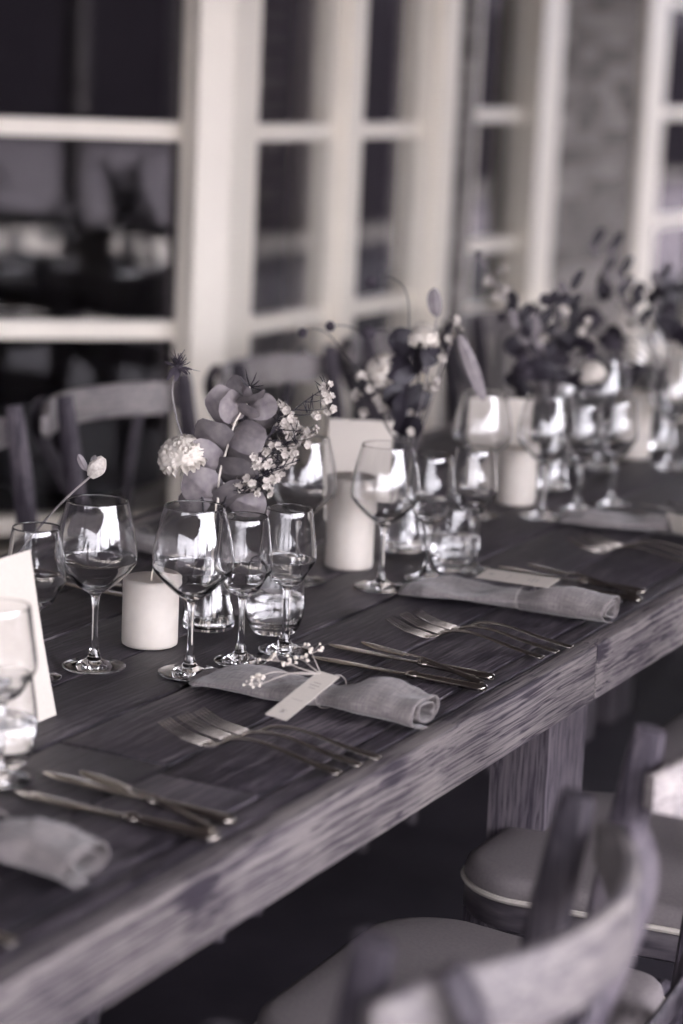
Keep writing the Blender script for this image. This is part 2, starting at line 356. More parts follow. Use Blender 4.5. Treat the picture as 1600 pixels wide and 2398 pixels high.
# ------------------------------------------------------------------ veranda roof above the tables (casts the shade, shows in the glasses)
ver = tag(empty('veranda', (3.5, 4, 0)), 'timber veranda roof on slim posts covering the tables', 'veranda')
VO = Vector(ver.location)
def vpart(mb, name, mat): mb.v = [tuple(Vector(q)-VO) for q in mb.v]; return mb.build(name, mat, ver, angle=30)
vpart(MB().box(XW+.01, 3.6, -5, 15, 2.72, 2.82), 'roof', M['roof'])
vpart(MB().box(3.45, 3.57, -5, 15, 2.56, 2.715), 'beam', M['roof'])
for y in (-4.4, -1.8, .8, 3.4, 8.45, 11): vpart(MB().box(3.46, 3.56, y-.05, y+.05, 0.01, 2.555), 'post', M['roof'])
for k in range(20): vpart(MB().box(3.48, 3.5, 3.46+.245*k, 3.46+.245*k+.238, .01, 2.55), 'blocker_board', M['roof'])  # unseen boards added to block the sky on this side of the glasses


# ------------------------------------------------------------------ garden beyond the veranda (trees seen in the reflections; hedges added to darken the panes)
def make_tree(seed, h, r):
    rnd = random.Random(seed)
    t = empty('garden_tree')
    tr = MB(); tr.tube(spline([(0, 0, 0), (.05, .02, h*.25), (-.05, .06, h*.5), (.02, 0, h*.8)]), [.16*(1-.75*i/18) for i in range(19)], 8)
    for k in range(7):
        a = rnd.uniform(0, 6.28); z = h*rnd.uniform(.3, .6)
        tr.tube(bez((0, 0, z), (math.cos(a)*r*.4, math.sin(a)*r*.4, z+.3), (math.cos(a)*r*.8, math.sin(a)*r*.8, z+h*.2), 5), [.06, .05, .04, .03, .02, .01], 6)
    tr.build('trunk', M['bark'], t)
    lf = MB(); cl = [(rnd.gauss(0, r*.45), rnd.gauss(0, r*.45), h*.62+rnd.gauss(0, h*.16), rnd.uniform(.3, .7)) for _ in range(26)]
    for _ in range(5200):
        x, y, z, q = rnd.choice(cl); p = Vector((x+rnd.gauss(0, q), y+rnd.gauss(0, q), max(h*.22, z+rnd.gauss(0, q*.8))))
        a = Vector((rnd.gauss(0, 1), rnd.gauss(0, 1), rnd.gauss(0, 1))).normalized(); b = a.orthogonal().normalized(); k = rnd.uniform(.05, .09)
        lf.add([p-a*k, p+b*k*.6, p+a*k, p-b*k*.6], [(0, 1, 2, 3)])
    lf.build('crown', M['leaf'], t, smooth=False, fix=False); return t
proto = [make_tree(3, 5.5, 2.0), make_tree(8, 6.5, 2.2)]
spots = [(34, 2), (37, -9), (31, -22), (38, 13), (30, 27), (22, 38), (20, -34), (6, -42), (-8, -40), (41, 24), (33, -30), (12, 44)]
for k, (x, y) in enumerate(spots):
    o = proto[k] if k < 2 else copy_tree(proto[k % 2])
    o.location = (x, y, 0); o.rotation_euler = (0, 0, k*1.3); s = 1+.13*math.sin(k*2.1); o.scale = (s, s, s)
    tag(o, 'leafy garden tree standing across the lawn from the veranda', 'tree', 'trees across the lawn')

rnd = random.Random(77)
def hedge(name, line, h, wid, dens, label):
    hg = tag(empty(name, (line[0][0], line[0][1], 0)), label, 'hedge'); hl = MB(); hc = MB()
    for (xa, ya), (xb, yb) in zip(line, line[1:]):
        d = Vector((xb-xa, yb-ya, 0)); n_ = d.normalized(); w_ = Vector((-n_.y, n_.x, 0))*wid
        a, b = Vector((xa, ya, 0)), Vector((xb, yb, 0)); z2 = Vector((0, 0, h*.9))
        hc.add([a-w_, b-w_, b+w_, a+w_, a-w_+z2, b-w_+z2, b+w_+z2, a+w_+z2], [(0, 1, 5, 4), (1, 2, 6, 5), (2, 3, 7, 6), (3, 0, 4, 7), (4, 5, 6, 7)])
        for k in range(int(d.length*dens)):
            p = a+d*rnd.random()+w_*rnd.uniform(-1.4, 1.4)+Vector((0, 0, rnd.uniform(.02, h*1.1))); q = Vector((rnd.gauss(0, 1), rnd.gauss(0, 1), rnd.gauss(0, 1))).normalized(); e = q.orthogonal().normalized(); m_ = rnd.uniform(.05, .1)
            hl.add([p-q*m_, p+e*m_*.6, p+q*m_, p-e*m_*.6], [(0, 1, 2, 3)])
    for mb_, nm_, mt_ in ((hc, 'branches', M['bark']), (hl, 'foliage', M['leaf'])):
        mb_.v = [(x-line[0][0], y-line[0][1], z) for x, y, z in mb_.v]; mb_.build(nm_, mt_, hg, smooth=False, fix=False)
hedge('reflection_hedge', [(25, -34), (25, 6), (22, 20), (12, 33), (-8, 36)], 3.2, .5, 190, 'unseen dark hedge added behind the lawn to darken the pane reflections')  # added out of view so the bay panes mirror something dark
hedge('blocker_hedge', [(4.6, 8.6), (4.9, 34)], 2.3, .35, 260, 'unseen dark hedge added past the blocking boards to dim the far panes')  # added out of view, blocks low bright rays towards the windows

# ------------------------------------------------------------------ the tables
SEAMS = [-.030, -.062, -.19, -.335, -.462, -.59, -.72, -.86, -.89]
def make_table(y0, y1, label, splits, legs):
    L = y1-y0; o = tag(empty('dining_table', (-.46, (y0+y1)/2, 0)), label, 'table', 'rustic tables set end to end')
    def part(mb, name, mat, **k):
        mb.v = [(x+.46, y-(y0+y1)/2, z) for x, y, z in mb.v]; return mb.build(name, mat, o, **k)
    for a, b in zip(SEAMS[:-1], SEAMS[1:]):
        g = random.choice((.0018, .0026, .0034)); tl = random.uniform(-.007, .007); yc = y0+(y1-y0)*random.uniform(.2, .8)
        for ya, yb in ((y0+.002, yc-.0015), (yc+.0015, y1-.002)):      # each course is laid from two boards
            dz = random.uniform(-.0018, 0); pm_ = MB().box(b+g, a-g, ya, yb, TOP-.036, TOP+dz, .0035); pm_.v = [(x, y, z+(x-(a+b)/2)*tl if z > TOP-.02 else z) for x, y, z in pm_.v]; part(pm_, 'plank', M['plank'])
    cuts = [y0]+splits+[y1]
    for a, b in zip(cuts, cuts[1:]):
        part(MB().box(-.0288, 0, a+.0005, b-.0005, TOP-.079, TOP-.001, .005), 'edge_board', M['edge'])
        part(MB().box(-.92, -.8912, a+.0012, b-.0012, TOP-.079, TOP-.001, .005), 'edge_board', M['edge'])
    for y in (y0+.012, y1-.042): part(MB().box(-.889, -.031, y, y+.03, TOP-.083, TOP-.038, .003), 'end_board', M['edge'])
    for y in legs:
        for x in ((-.8, -.15) if y != 2.75 else (-.15,)): part(MB().box(x, x+.085, y, y+.14, .005, TOP-.04, .004), 'leg', M['leg'])
    return o
make_table(.74, 4.74, 'long rustic plank table laid for a meal, its pale edge board towards the chairs', [2.737], [.8, 2.75, 4.55])
make_table(4.746, 6.3, 'rustic plank table butted on to the far end of the long one', [], [4.8, 6.1])

# ------------------------------------------------------------------ cross-back chairs
def seat_outline(front, back, hf, hb, rf, n=7):
    pts = []
    def arc(cx, cy, r, a0):
        for i in range(n+1):
            a = a0+math.pi/2*i/n; pts.append((cx+r*math.cos(a), cy+r*math.sin(a)))
    arc(back-.04, hb-.04, .04, 0); arc(front+rf, hf-rf, rf, math.pi/2); arc(front+rf, -hf+rf, rf, math.pi); arc(back-.04, -hb+.04, .04, 1.5*math.pi)
    return pts
def ringloft(rings):
    mb = MB(); n = len(rings[0])
    for r in rings: mb.v += [tuple(q) for q in r]
    for i in range(len(rings)-1):
        for k in range(n): mb.f.append((i*n+k, i*n+(k+1) % n, (i+1)*n+(k+1) % n, (i+1)*n+k))
    mb.f.append(tuple(reversed(range(n)))); mb.f.append(tuple((len(rings)-1)*n+k for k in range(n))); return mb
def make_chair():
    o = empty('cross_back_chair')
    out = [(x-(.035*(1-(y/.215)**2) if x < -.05 else 0), y) for x, y in seat_outline(-.16, .19, .215, .185, .075, 9)]
    sc = lambda k, z, dz=0: [(-.01+(x+.01)*k, y*k, z) for x, y in out]
    ringloft([sc(.97, .405), sc(1, .41), sc(1, .437), sc(.98, .443)]).build('seat_frame', M['seatwood'], o)
    rings = [sc(.985, .4435), sc(1.005, .449), sc(1.0, .462)]+[sc(k, z) for k, z in ((.99, .4705), (.97, .476), (.92, .479), (.75, .4815), (.4, .483), (.1, .4833))]
    cu = ringloft(rings).build('cushion', M['cushion'], o, angle=80)
    lo = sc(1.008, .4505); MB().tube(lo+[lo[0], lo[1]], .0042, 6, cap=False).build('piping', M['piping'], cu)
    for s in (-1, 1):
        MB().tube(spline([(.25, s*.19, .004), (.21, s*.19, .25), (.205, s*.192, .44), (.225, s*.195, .65), (.262, s*.197, .885)]), [.015, .016]+[.0165]*20+[.015, .0148, .0125], 8, flat=(1.0, 1.25)).build('back_leg', M['chairz'], o)
        MB().tube([(-.175, s*.2, .003), (-.16, s*.178, .25), (-.15, s*.165, .412)], [.012, .016, .018], 8).build('front_leg', M['chairz'], o)
        # bent cross strut: bolted to the outside of the rail, crossing to the far side of the seat
        zy = spline([(.318, s*.188, .872), (.338, s*.175, .82), (.316, s*.10, .70), (.262+.006*s, 0, .567), (.228, -s*.07, .485), (.205, -s*.12, .435)])
        MB().tube(zy, [.014]+[.0185]*(len(zy)-2)+[.016], 10, flat=(.95, .42), up=(1, 0, .1)).build('cross_strut', M['chairz'], o)
        MB().tube([(-.15, s*.18, .22), (.2, s*.188, .2)], .009, 8).build('stretcher', M['chairz'], o)
    MB().tube([(.0, -.18, .215), (0, .18, .215)], .009, 8).build('stretcher', M['chairz'], o)
    # curved top rail
    mb = MB(); n = 24; prof = [(-.008, -.031), (-.008, .027), (-.004, .032), (.004, .032), (.008, .027), (.008, -.031)]
    for i in range(n+1):
        y = -.232+.464*i/n; k = 1-(y/.232)**2; x = .270+.088*k; sl = -2*y/.232**2*.088
        nrm = Vector((1, -sl, 0)).normalized(); e = min(1, .55+.45*min(i, n-i)/2)
        for a, b in prof: mb.v.append((x+nrm.x*(a+.0)+.006, y+nrm.y*a, .833+b*e))
    m6 = len(prof)
    for i in range(n):
        for k in range(m6): mb.f.append((i*m6+k, i*m6+(k+1) % m6, (i+1)*m6+(k+1) % m6, (i+1)*m6+k))
    mb.f.append(tuple(range(m6))); mb.f.append(tuple(n*m6+k for k in reversed(range(m6))))
    mb.build('top_rail', M['chair'], o, angle=50)
    return o
ch0 = make_chair(); first = True
def place_chair(x, y, rz, label, group):
    global first
    o = ch0 if first else copy_tree(ch0); first = False
    o.location = (x, y, 0); o.rotation_euler = (0, 0, rz); tag(o, label, 'chair', group); return o
g1, g2 = 'cross-back chairs along the open side', 'cross-back chairs by the windows'
place_chair(.08, 1.585, 0, 'cross-back chair whose broad curved rail sweeps in front of the other seats', g1)
place_chair(.062, 2.20, R(1), 'cross-back chair with a flower posy tied to its crossed struts', g1)
place_chair(.055, 2.775, R(-1), 'cross-back chair with pale cushion beside the table leg', g1)
place_chair(.07, 3.385, 0, 'cross-back chair next beyond the one beside the table leg', g1)
place_chair(.08, .985, R(2), 'cross-back chair at the end of the row beside the creased napkin', g1)
place_chair(-.99, 2.985, R(181), 'cross-back chair by the window, rounded post top behind the menu card', g2)
place_chair(-.995, 3.53, R(179), 'cross-back chair by the bay window, rail behind the single bud', g2)
place_chair(-.985, 4.13, R(180), 'cross-back chair by the bay post, rail behind the wax flowers', g2)
place_chair(-.99, 4.72, R(178), 'cross-back chair behind the bouquet of dark round leaves', g2)
place_chair(-.99, 5.31, R(181), 'cross-back chair behind the tall far bouquets', g2)

# ------------------------------------------------------------------ glassware
def lerp_prof(pts, n=5):
    return [(p.x, p.y) for p in spline([(a, b, 0) for a, b in pts], n)]
def wine_glass_meshes(H, hb, rmax, zmax, rrim, rf):
    """bowl, stem and foot share edge rings so that together they close one skin of glass"""
    th = .0008
    outer = lerp_prof([(.0052, hb-.006), (.0085, hb-.001), (.02, hb+.0065), (rmax*.78, hb+(zmax-hb)*.56), (rmax*.96, hb+(zmax-hb)*.83), (rmax, zmax), (rmax*.985, zmax+(H-zmax)*.2), (rmax*.9, zmax+(H-zmax)*.55), (rrim+.0012, H-.006)], 5)+[(rrim+.0004, H-.0024), (rrim+.0001, H-.0010), (rrim-.0001, H-.0003)]
    inner = lerp_prof([(.0, hb+.006), (.012, hb+.0075), (.02, hb+.0105), (rmax*.78-th*.8, hb+(zmax-hb)*.56+.002), (rmax*.96-th, hb+(zmax-hb)*.83+.001), (rmax-th, zmax), (rmax*.985-th, zmax+(H-zmax)*.2), (rmax*.9-th, zmax+(H-zmax)*.55), (rrim+.0012-th, H-.006)], 5)+[(rrim+.0004-th, H-.0024), (rrim+.0001-th, H-.0010), (rrim+.0001-th*.85, H-.0003)]
    bowl = outer+[(rrim-th*.45, H)]+inner[::-1]
    stem = lerp_prof([(.0078, .0135), (.0062, .019), (.0046, .027), (.0038, .045), (.0036, (hb+.03)/2), (.0039, hb-.018), (.0052, hb-.006)], 4)
    foot = [(.0, .0012), (rf-.004, .0), (rf-.0012, .0004), (rf, .0016), (rf-.0012, .0029), (rf-.004, .0034), (rf*.55, .0052), (.016, .0075), (.0105, .0098), (.0078, .0135)]
    return [(n, MB().lathe(p, 48).mesh(n, M['glass'], True)) for n, p in (('bowl', bowl), ('stem', stem), ('foot', foot))]
GL = {'big': wine_glass_meshes(.208, .094, .0495, .1365, .0365, .039), 'small': wine_glass_meshes(.185, .086, .036, .122, .0285, .0335)}
for ms in GL.values():
    for n, me in ms:
        bm = bmesh.new(); bm.from_mesh(me); bmesh.ops.remove_doubles(bm, verts=bm.verts, dist=1e-6); bm.to_mesh(me); bm.free()
        # outward normals: the outside of the first profile point must look away from the axis
        me.polygons.foreach_set('use_smooth', [True]*len(me.polygons)); me.update()
def wine_glass(kind, x, y, label, tilt=(0, 0)):
    o = tag(empty('wine_glass', (x, y, TOP+.0006)), label, 'wine glass', 'wine glasses on the tables'); o.rotation_euler = (tilt[0], tilt[1], random.uniform(0, 6))
    for n, me in GL[kind]: link(n, me, o)
    return o
wine_glass('big', -.467, 2.245, 'big-bowled wine glass beside the short candle')
wine_glass('big', -.357, 2.288, 'big-bowled wine glass at the flat end of the rolled napkin with sprig')
wine_glass('small', -.335, 2.373, 'slim wine glass touching the big-bowled one beside the sprig napkin')
wine_glass('small', -.316, 2.452, 'slim wine glass standing at the knife tips, water tumbler behind it')
wine_glass('small', -.305, 1.828, 'slim wine glass in front of the leaning menu card')
wine_glass('small', -.496, 2.160, 'slim wine glass half hidden behind the leaning menu card')
wine_glass('big', -.485, 2.80, 'big-bowled wine glass behind the bouquet of round grey leaves, by the tall candle')
wine_glass('big', -.371, 2.837, 'big-bowled wine glass in front of the tall candle')
wine_glass('small', -.342, 2.928, 'slim wine glass between tall candle and the napkin without flowers')
wine_glass('small', -.315, 3.021, 'slim wine glass at the tips of the second pair of knives')
wine_glass('big', -.472, 3.40, 'big-bowled wine glass in front of the pale upright card')
wine_glass('big', -.382, 3.462, 'big-bowled wine glass just right of the second short candle')
wine_glass('small', -.355, 3.555, 'slim wine glass by the napkin with the square tag')
wine_glass('small', -.325, 3.64, 'slim wine glass at the end of the napkin with square tag')
far = [(-.48, 3.98, 'big'), (-.37, 4.06, 'big'), (-.35, 4.15, 'small'), (-.33, 4.24, 'small'), (-.48, 4.6, 'big'), (-.37, 4.68, 'big'), (-.34, 4.78, 'small'), (-.55, 3.95, 'small'), (-.56, 4.35, 'big')]
for x, y, k in far:
    o = wine_glass(k, x, y, ('big-bowled' if k == 'big' else 'slim')+' wine glass among the two farthest bouquets'); o['group'] = 'far %s wine glasses' % k
for x, y in ((-.60, 3.36), (-.585, 2.74)): wine_glass('small', x, y, 'slim wine glass on the window side of the tables')['group'] = 'window side wine glasses'

tb = lerp_prof([(.0, .0), (.022, .0), (.029, .003), (.036, .017), (.0395, .036), (.0385, .06), (.034, .093)], 4)+[(.0336, .0955), (.0335, .0964), (.0330, .097), (.0325, .0964), (.0324, .0955)]+lerp_prof([(.0328, .093), (.0372, .06), (.0382, .037), (.0345, .019), (.026, .0095), (.0, .0085)], 4)
wt = lerp_prof([(.0, .0089), (.0255, .0099), (.0341, .0192), (.0378, .037), (.0377, .05)], 4)+[(.0, .05)]
TUM, TUW = MB().lathe(tb, 40).mesh('tumbler', M['glass']), MB().lathe(wt, 40).mesh('water', M['water'])
for x, y, lab in ((-.335, 1.868, 'stemless water tumbler in front of the leaning menu card'), (-.372, 2.525, 'stemless water tumbler behind the slim wine glasses beside the bud vase'), (-.338, 3.012, 'stemless water tumbler among the glasses by the second knives')):
    o = tag(link('water_tumbler', TUM, None, (x, y, TOP+.0006)), lab, 'tumbler', 'water tumblers'); link('water', TUW, o)

vb = lerp_prof([(.0, .002), (.028, .0), (.0335, .003), (.0345, .012), (.031, .035), (.022, .07), (.0145, .1), (.0135, .118), (.016, .1295)], 4)+[(.0164, .131), (.0164, .1316), (.0156, .132), (.0148, .1316), (.0146, .131)]+lerp_prof([(.0142, .1295), (.0118, .118), (.0128, .1), (.0203, .07), (.0293, .035), (.0325, .013), (.03, .008), (.0, .007)], 4)
vw = lerp_prof([(.0, .0074), (.0296, .0084), (.0321, .0132), (.0289, .035), (.026, .045)], 4)+[(.0, .045)]
VAS, VAW = MB().lathe(vb, 40).mesh('bud_vase', M['vase']), MB().lathe(vw, 40).mesh('water', M['water'])
VASES = [(-.454, 2.495), (-.458, 3.087), (-.476, 3.72), (-.47, 4.28), (-.50, 1.93)]
for (x, y), lab in zip(VASES, ('conical glass bud vase holding carnation and round grey leaves', 'conical glass bud vase behind the tall candle, dark round leaves in it', 'conical glass bud vase beyond the second short candle', 'conical glass bud vase of the farthest bouquet', 'conical glass bud vase behind the leaning menu card')):
    o = tag(link('bud_vase', VAS, None, (x, y, TOP+.0006)), lab, 'vase', 'bud vases'); link('water', VAW, o)
for me in (TUM, TUW, VAS, VAW):
    bm = bmesh.new(); bm.from_mesh(me); bmesh.ops.remove_doubles(bm, verts=bm.verts, dist=1e-6); bm.to_mesh(me); bm.free(); me.polygons.foreach_set('use_smooth', [True]*len(me.polygons))

# ------------------------------------------------------------------ candles
def candle(x, y, r, h, label):
    o = empty('pillar_candle', (x, y, TOP+.0005)); tag(o, label, 'candle', 'pillar candles')
    pr = [(0, 0), (r-.003, 0), (r-.0006, .0016), (r, .005)]+[(r+random.uniform(-.0002, .0002), h*k/6) for k in range(1, 6)]+[(r, h-.004), (r-.0012, h-.0012), (r-.004, h), (r*.6, h-.0022), (.006, h-.004), (0, h-.0045)]
    MB().lathe(pr, 48).build('wax', M['wax'], o, angle=60)
    MB().tube([(0, 0, h-.006), (.0005, 0, h+.004), (.002, .001, h+.011)], .0011, 6).build('wick', M['wick'], o)
candle(-.471, 2.378, .0358, .087, 'short ivory pillar candle beside the big-bowled wine glass')
candle(-.472, 2.932, .0358, .137, 'tall ivory pillar candle in the middle of the table')
candle(-.467, 3.548, .034, .096, 'short ivory pillar candle beyond the tall one')
candle(-.47, 4.13, .034, .13, 'ivory pillar candle among the far bouquets')

# ------------------------------------------------------------------ menu cards
def card(x, y, rz, w, h, lean, label, name='menu_card'):
    mb = MB(); n = 6; c_ = math.cos(lean); s_ = math.sin(lean); th = .0006
    for side in (0, 1):
        for i in range(n+1):
            hh = h*i/n; bow = .002*math.sin(math.pi*i/n)
            for k in range(3): mb.v.append(((k-1)*w/2, -(side*th)+hh*s_+bow, hh*c_))
    f = lambda s, i, k: s*(n+1)*3+i*3+k
    for i in range(n):
        for k in range(2): mb.f += [(f(0, i, k), f(0, i, k+1), f(0, i+1, k+1), f(0, i+1, k)), (f(1, i, k), f(1, i+1, k), f(1, i+1, k+1), f(1, i, k+1))]
        for k in (0, 2): mb.f.append((f(0, i, k), f(0, i+1, k), f(1, i+1, k), f(1, i, k)))
    for i in (0, n):
        for k in range(2): mb.f.append((f(0, i, k), f(1, i, k), f(1, i, k+1), f(0, i, k+1)))
    o = mb.build(name, M['card'], angle=30); o.location = (x, y, TOP+.0008); o.rotation_euler = (0, 0, rz); return tag(o, label, 'card')
card(-.389, 2.051-.07, R(90), .14, .19, R(12), 'white menu card leaning beside the big wine glass, its back to the vase')
card(-.612, 3.232, R(26), .105, .165, R(6), 'white menu card standing behind the tall candle')
card(-.535, 3.62, R(33), .115, .165, R(6), 'white menu card standing behind the second short candle')
card(-.55, 4.62, R(27), .06, .17, R(4), 'narrow white card far down the table by the window sill')

# ------------------------------------------------------------------ rolled linen napkins with tags
def napkin(x, y, rz, label, seed, L=.30, wide=1.0):
    rnd = random.Random(seed); o = empty('linen_napkin', (x, y, TOP+.001), rz); tag(o, label, 'napkin', 'rolled linen napkins')
    nu, nv, turns = 56, 96, 1.9
    vs, uvs = [], []
    for i in range(nu+1):
        u = i/nu
        pinch = math.exp(-((u-.56)/.085)**2)
        wy = (.062-.022*u)*wide*(1-.36*pinch); hz = (.0125+.0085*max(0, u-.35)/.65)*(1-.15*pinch)
        if u < .12: wy *= .86+.14*(u/.12); hz *= .6+.4*u/.12
        bend = .012*math.sin(u*3.0)-.006
        for j in range(nv+1):
            t = j/nv; a = -.9+turns*2*math.pi*(1-t)      # from the outside in
            k = 1-.62*t**.8
            rip = 1+.07*pinch*math.sin(a*7+seed)+.11*noise.noise(Vector((u*6+seed, math.cos(a)*1.3, math.sin(a)*1.3)))
            sag = .004*math.sin(u*9+seed)*math.sin(a*2)
            yy = wy*k*math.cos(a)*rip+bend+.004*(noise.noise(Vector((u*4, 3.1+seed, t*3))))
            zz = hz*(1+.0)*(1+k*math.sin(a)*rip)+.010*(1-u)*0
            crease = .010*math.exp(-((u-.33-.05*math.cos(a))/.11)**2)*max(0, math.sin(a))*k
            bulge = .011*math.exp(-((u-.76)/.11)**2)*max(0, math.sin(a))*k
            wr = (.0045*noise.noise(Vector((u*5.5+seed, yy*26, .3)))+.0022*noise.noise(Vector((u*15, yy*70, seed*1.7)))+.0030*(.35-abs(noise.noise(Vector((u*9+yy*18, yy*34-u*5, seed*2.3)))))+.0012*noise.noise(Vector((u*30, yy*120, seed)))) * max(0, math.sin(a)+.3)*k
            yy += .003*noise.noise(Vector((u*11+seed, a*.8, 1.1)))
            zz = max(zz-crease+bulge+sag*.4+wr, .0008+.0016*(1-k))
            ux = (u-.5)*L+(.010*math.sin(t*5+seed) if i in (0,) else 0)+.004*noise.noise(Vector((t*6, seed, u)))
            vs.append((ux, yy, zz)); uvs.append((u*L/.3, t*1.4))
    fs = [(i*(nv+1)+j, i*(nv+1)+j+1, (i+1)*(nv+1)+j+1, (i+1)*(nv+1)+j) for i in range(nu) for j in range(nv)]
    me = bpy.data.meshes.new('cloth'); me.from_pydata(vs, [], fs); me.materials.append(M['linen'])
    ul = me.uv_layers.new(name='UVMap')
    for lp in me.loops: ul.data[lp.index].uv = uvs[lp.vertex_index]
    me.polygons.foreach_set('use_smooth', [True]*len(me.polygons))
    cl = link('cloth', me, o); sm = cl.modifiers.new('thickness', 'SOLIDIFY'); sm.thickness = .0011; sm.offset = 0
    # cord round the waist
    ux = .06*L; pts = [(ux, .0345*wide*math.cos(a), .0175+.0185*math.sin(a)) for a in [k*2*math.pi/20 for k in range(21)]]
    MB().tube(pts, .0009, 6, cap=False).build('cord', M['cord'], o)
    return o
def tagcard(x, y, z, rz, w, h, pitch, rollx, label, ink=True):
    """small place card; local x along its length"""
    o = MB().box(-h/2, h/2, -w/2, w/2, 0, .0007, 0).build('place_card', M['card'], smooth=False)
    o.location = (x, y, z); o.rotation_euler = (rollx, pitch, rz); tag(o, label, 'place card', 'place cards on the napkins')
    if ink:
        for k, (a, ln, wd) in enumerate(((.030, .34, .0007), (.024, .44, .0007), (.018, .3, .0006), (-.012, .5, .0004))):
            MB().box(a*h/.11-wd, a*h/.11+wd, -w*ln/2, w*ln/2, .00072, .00082).build('printed_line', M['ink'], o, smooth=False)
        mg = MB(); q = -.040*h/.11
        for sx in (-1, 1): mg.tube([(q-.0035, -sx*.003, .0008), (q-.001, -sx*.0006, .0009), (q+.001, sx*.0006, .0009), (q+.0035, sx*.003, .0008)], .00045, 5)
        mg.tube([(q+.0045*math.cos(a), .0012*math.sin(a)+.0008, .0008) for a in [k*.8 for k in range(7)]], .00035, 5)
        mg.build('monogram', M['ink'], o)
    return o
napkin(-.170, 2.268, R(-4), 'rolled linen napkin tied with a dried sprig and long tag', 1)
napkin(-.172, 2.852, R(-1), 'rolled linen napkin with tag, between the middle forks and second knives', 5)
napkin(-.185, 3.475, R(3), 'rolled linen napkin with the square hanging tag', 9)
napkin(-.215, 1.655, R(-7), 'short crumpled linen napkin beside the slim glass and tumbler', 13)
tagcard(-.146, 2.186, .7935, R(85), .0285, .112, R(-14), R(4), 'long white place card slanting off the napkin with dried sprig')
tagcard(-.165, 2.845, .8035, R(-14), .03, .125, R(-4), R(16), 'white place card lying along the napkin between middle forks and second knives')
tagcard(-.115, 3.415, .79, R(95), .055, .06, R(40), R(4), 'square white place card hanging over the napkin by the far forks', ink=False)
tagcard(-.29, 1.665, .799, R(8), .05, .07, R(-4), R(10), 'white place card on the crumpled napkin beside the tumbler', ink=False)

# ------------------------------------------------------------------ sprigs of dried blossom
blo = MB(); 
for k in range(9):
    p = Vector((random.gauss(0, 1), random.gauss(0, 1), random.gauss(0, 1))).normalized()*.0011
    blo.lathe([(0, -.001), (.0009, -.0006), (.0012, 0), (.0008, .0008), (0, .001)], 6, cx=p.x, cy=p.y, z=p.z)
BLO = blo.mesh('blossom', M['gyp'])
def sprig(loc, tips, label):
    o = empty('dried_sprig', loc); tag(o, label, 'sprig')
    mb = MB()
    for pts in tips:
        sp = spline([(0, 0, 0)]+pts, 4); mb.tube(sp, [.0008]*(len(sp)-3)+[.0006, .0005, .0004], 5)
        e = Vector(pts[-1])
        for k in range(9):
            q = e+Vector((random.gauss(0, .0085), random.gauss(0, .0075), abs(random.gauss(0, .005))))
            mb.tube([e*.8+Vector(pts[0])*.2, q], .00032, 4); s = random.uniform(.75, 1.35)
            b = link('blossom', BLO, o, q, (random.random()*3, random.random()*3, 0)); b.scale = (s, s, s)
    mb.build('stalk', M['drygreen'], o); return o
sprig((-.150, 2.236, .8065), [[(-.025, -.012, -.001), (-.05, -.02, -.001), (-.066, -.036, -.008)], [(-.022, -.004, .003), (-.045, .004, .005), (-.066, .006, .005)], [(-.02, -.006, .004), (-.04, -.004, .006)], [(-.01, .006, .01), (-.024, .018, .02)], [(-.03, -.016, .0), (-.06, -.044, -.014)], [(-.012, .0, .006), (-.03, .012, .009)]], 'sprig of dried white blossom lying on the rolled napkin')

# ------------------------------------------------------------------ cutlery
def profile_strip(pts, n=10):
    """loft of flat oval sections: pts = (x, z, half width, half thickness)"""
    mb = MB(); P = [Vector((a, b, w)) for a, b, w, t in pts]; T = [Vector((t, 0, 0)) for a, b, w, t in pts]
    xs, ts = spline(P, 5), spline(T, 5); mb2 = []
    for i, (p, t) in enumerate(zip(xs, ts)):
        d = xs[min(i+1, len(xs)-1)]-xs[max(i-1, 0)]; d = Vector((d.x, 0, d.y)).normalized(); nr = Vector((-d.z, 0, d.x))
        ring = []
        for k in range(n):
            a = 2*math.pi*k/n; ring.append(Vector((p.x, 0, p.y))+Vector((0, 1, 0))*p.z*math.cos(a)+nr*max(t.x, .0003)*math.sin(a))
        mb2.append(ring)
    return ringloft(mb2)
def fork_parts():
    hd = profile_strip([(.1, .0035, .0055, .0014), (.097, .0034, .0075, .0016), (.06, .0085, .0058, .0014), (.01, .0165, .0032, .0018), (-.022, .0148, .0029, .0019), (-.04, .0065, .004, .0016), (-.049, .0036, .0098, .001), (-.055, .0029, .0112, .0008), (-.059, .003, .0112, .0006)])
    out = [('handle', hd)]
    for k in range(4):
        y = (k-1.5)*.0062; ls = MB()
        ls.tube([(-.0575, y, .003), (-.085, y*1.03, .0068), (-.1, y*1.04, .0118), (-.1125, y*1.04, .0178)], [.0015, .0013, .0012, .0006], 6, flat=(1, .55), up=(0, 0, 1)); out.append(('tine', ls))
    return [(n, b.mesh(n, M['steel'])) for n, b in out]
def knife_parts():
    hd = profile_strip([(.118, .0052, .0035, .0022), (.115, .0052, .0088, .0044), (.09, .005, .0088, .0046), (.045, .0046, .0066, .0042), (.026, .0046, .0058, .004)], 12)
    bo = profile_strip([(.0275, .0046, .0052, .0038), (.022, .0046, .0082, .0052), (.016, .0046, .0076, .005), (.0105, .0044, .005, .003)], 12)
    bl = profile_strip([(.012, .0042, .0048, .0024), (0, .0036, .006, .0012), (-.03, .0032, .0082, .001), (-.07, .003, .0098, .0009), (-.1, .003, .0092, .0008), (-.118, .003, .005, .0006), (-.124, .003, .0012, .0005)], 10)
    return [(n, b.mesh(n, M['steel'], True, 55)) for n, b in (('handle', hd), ('bolster', bo), ('blade', bl))]
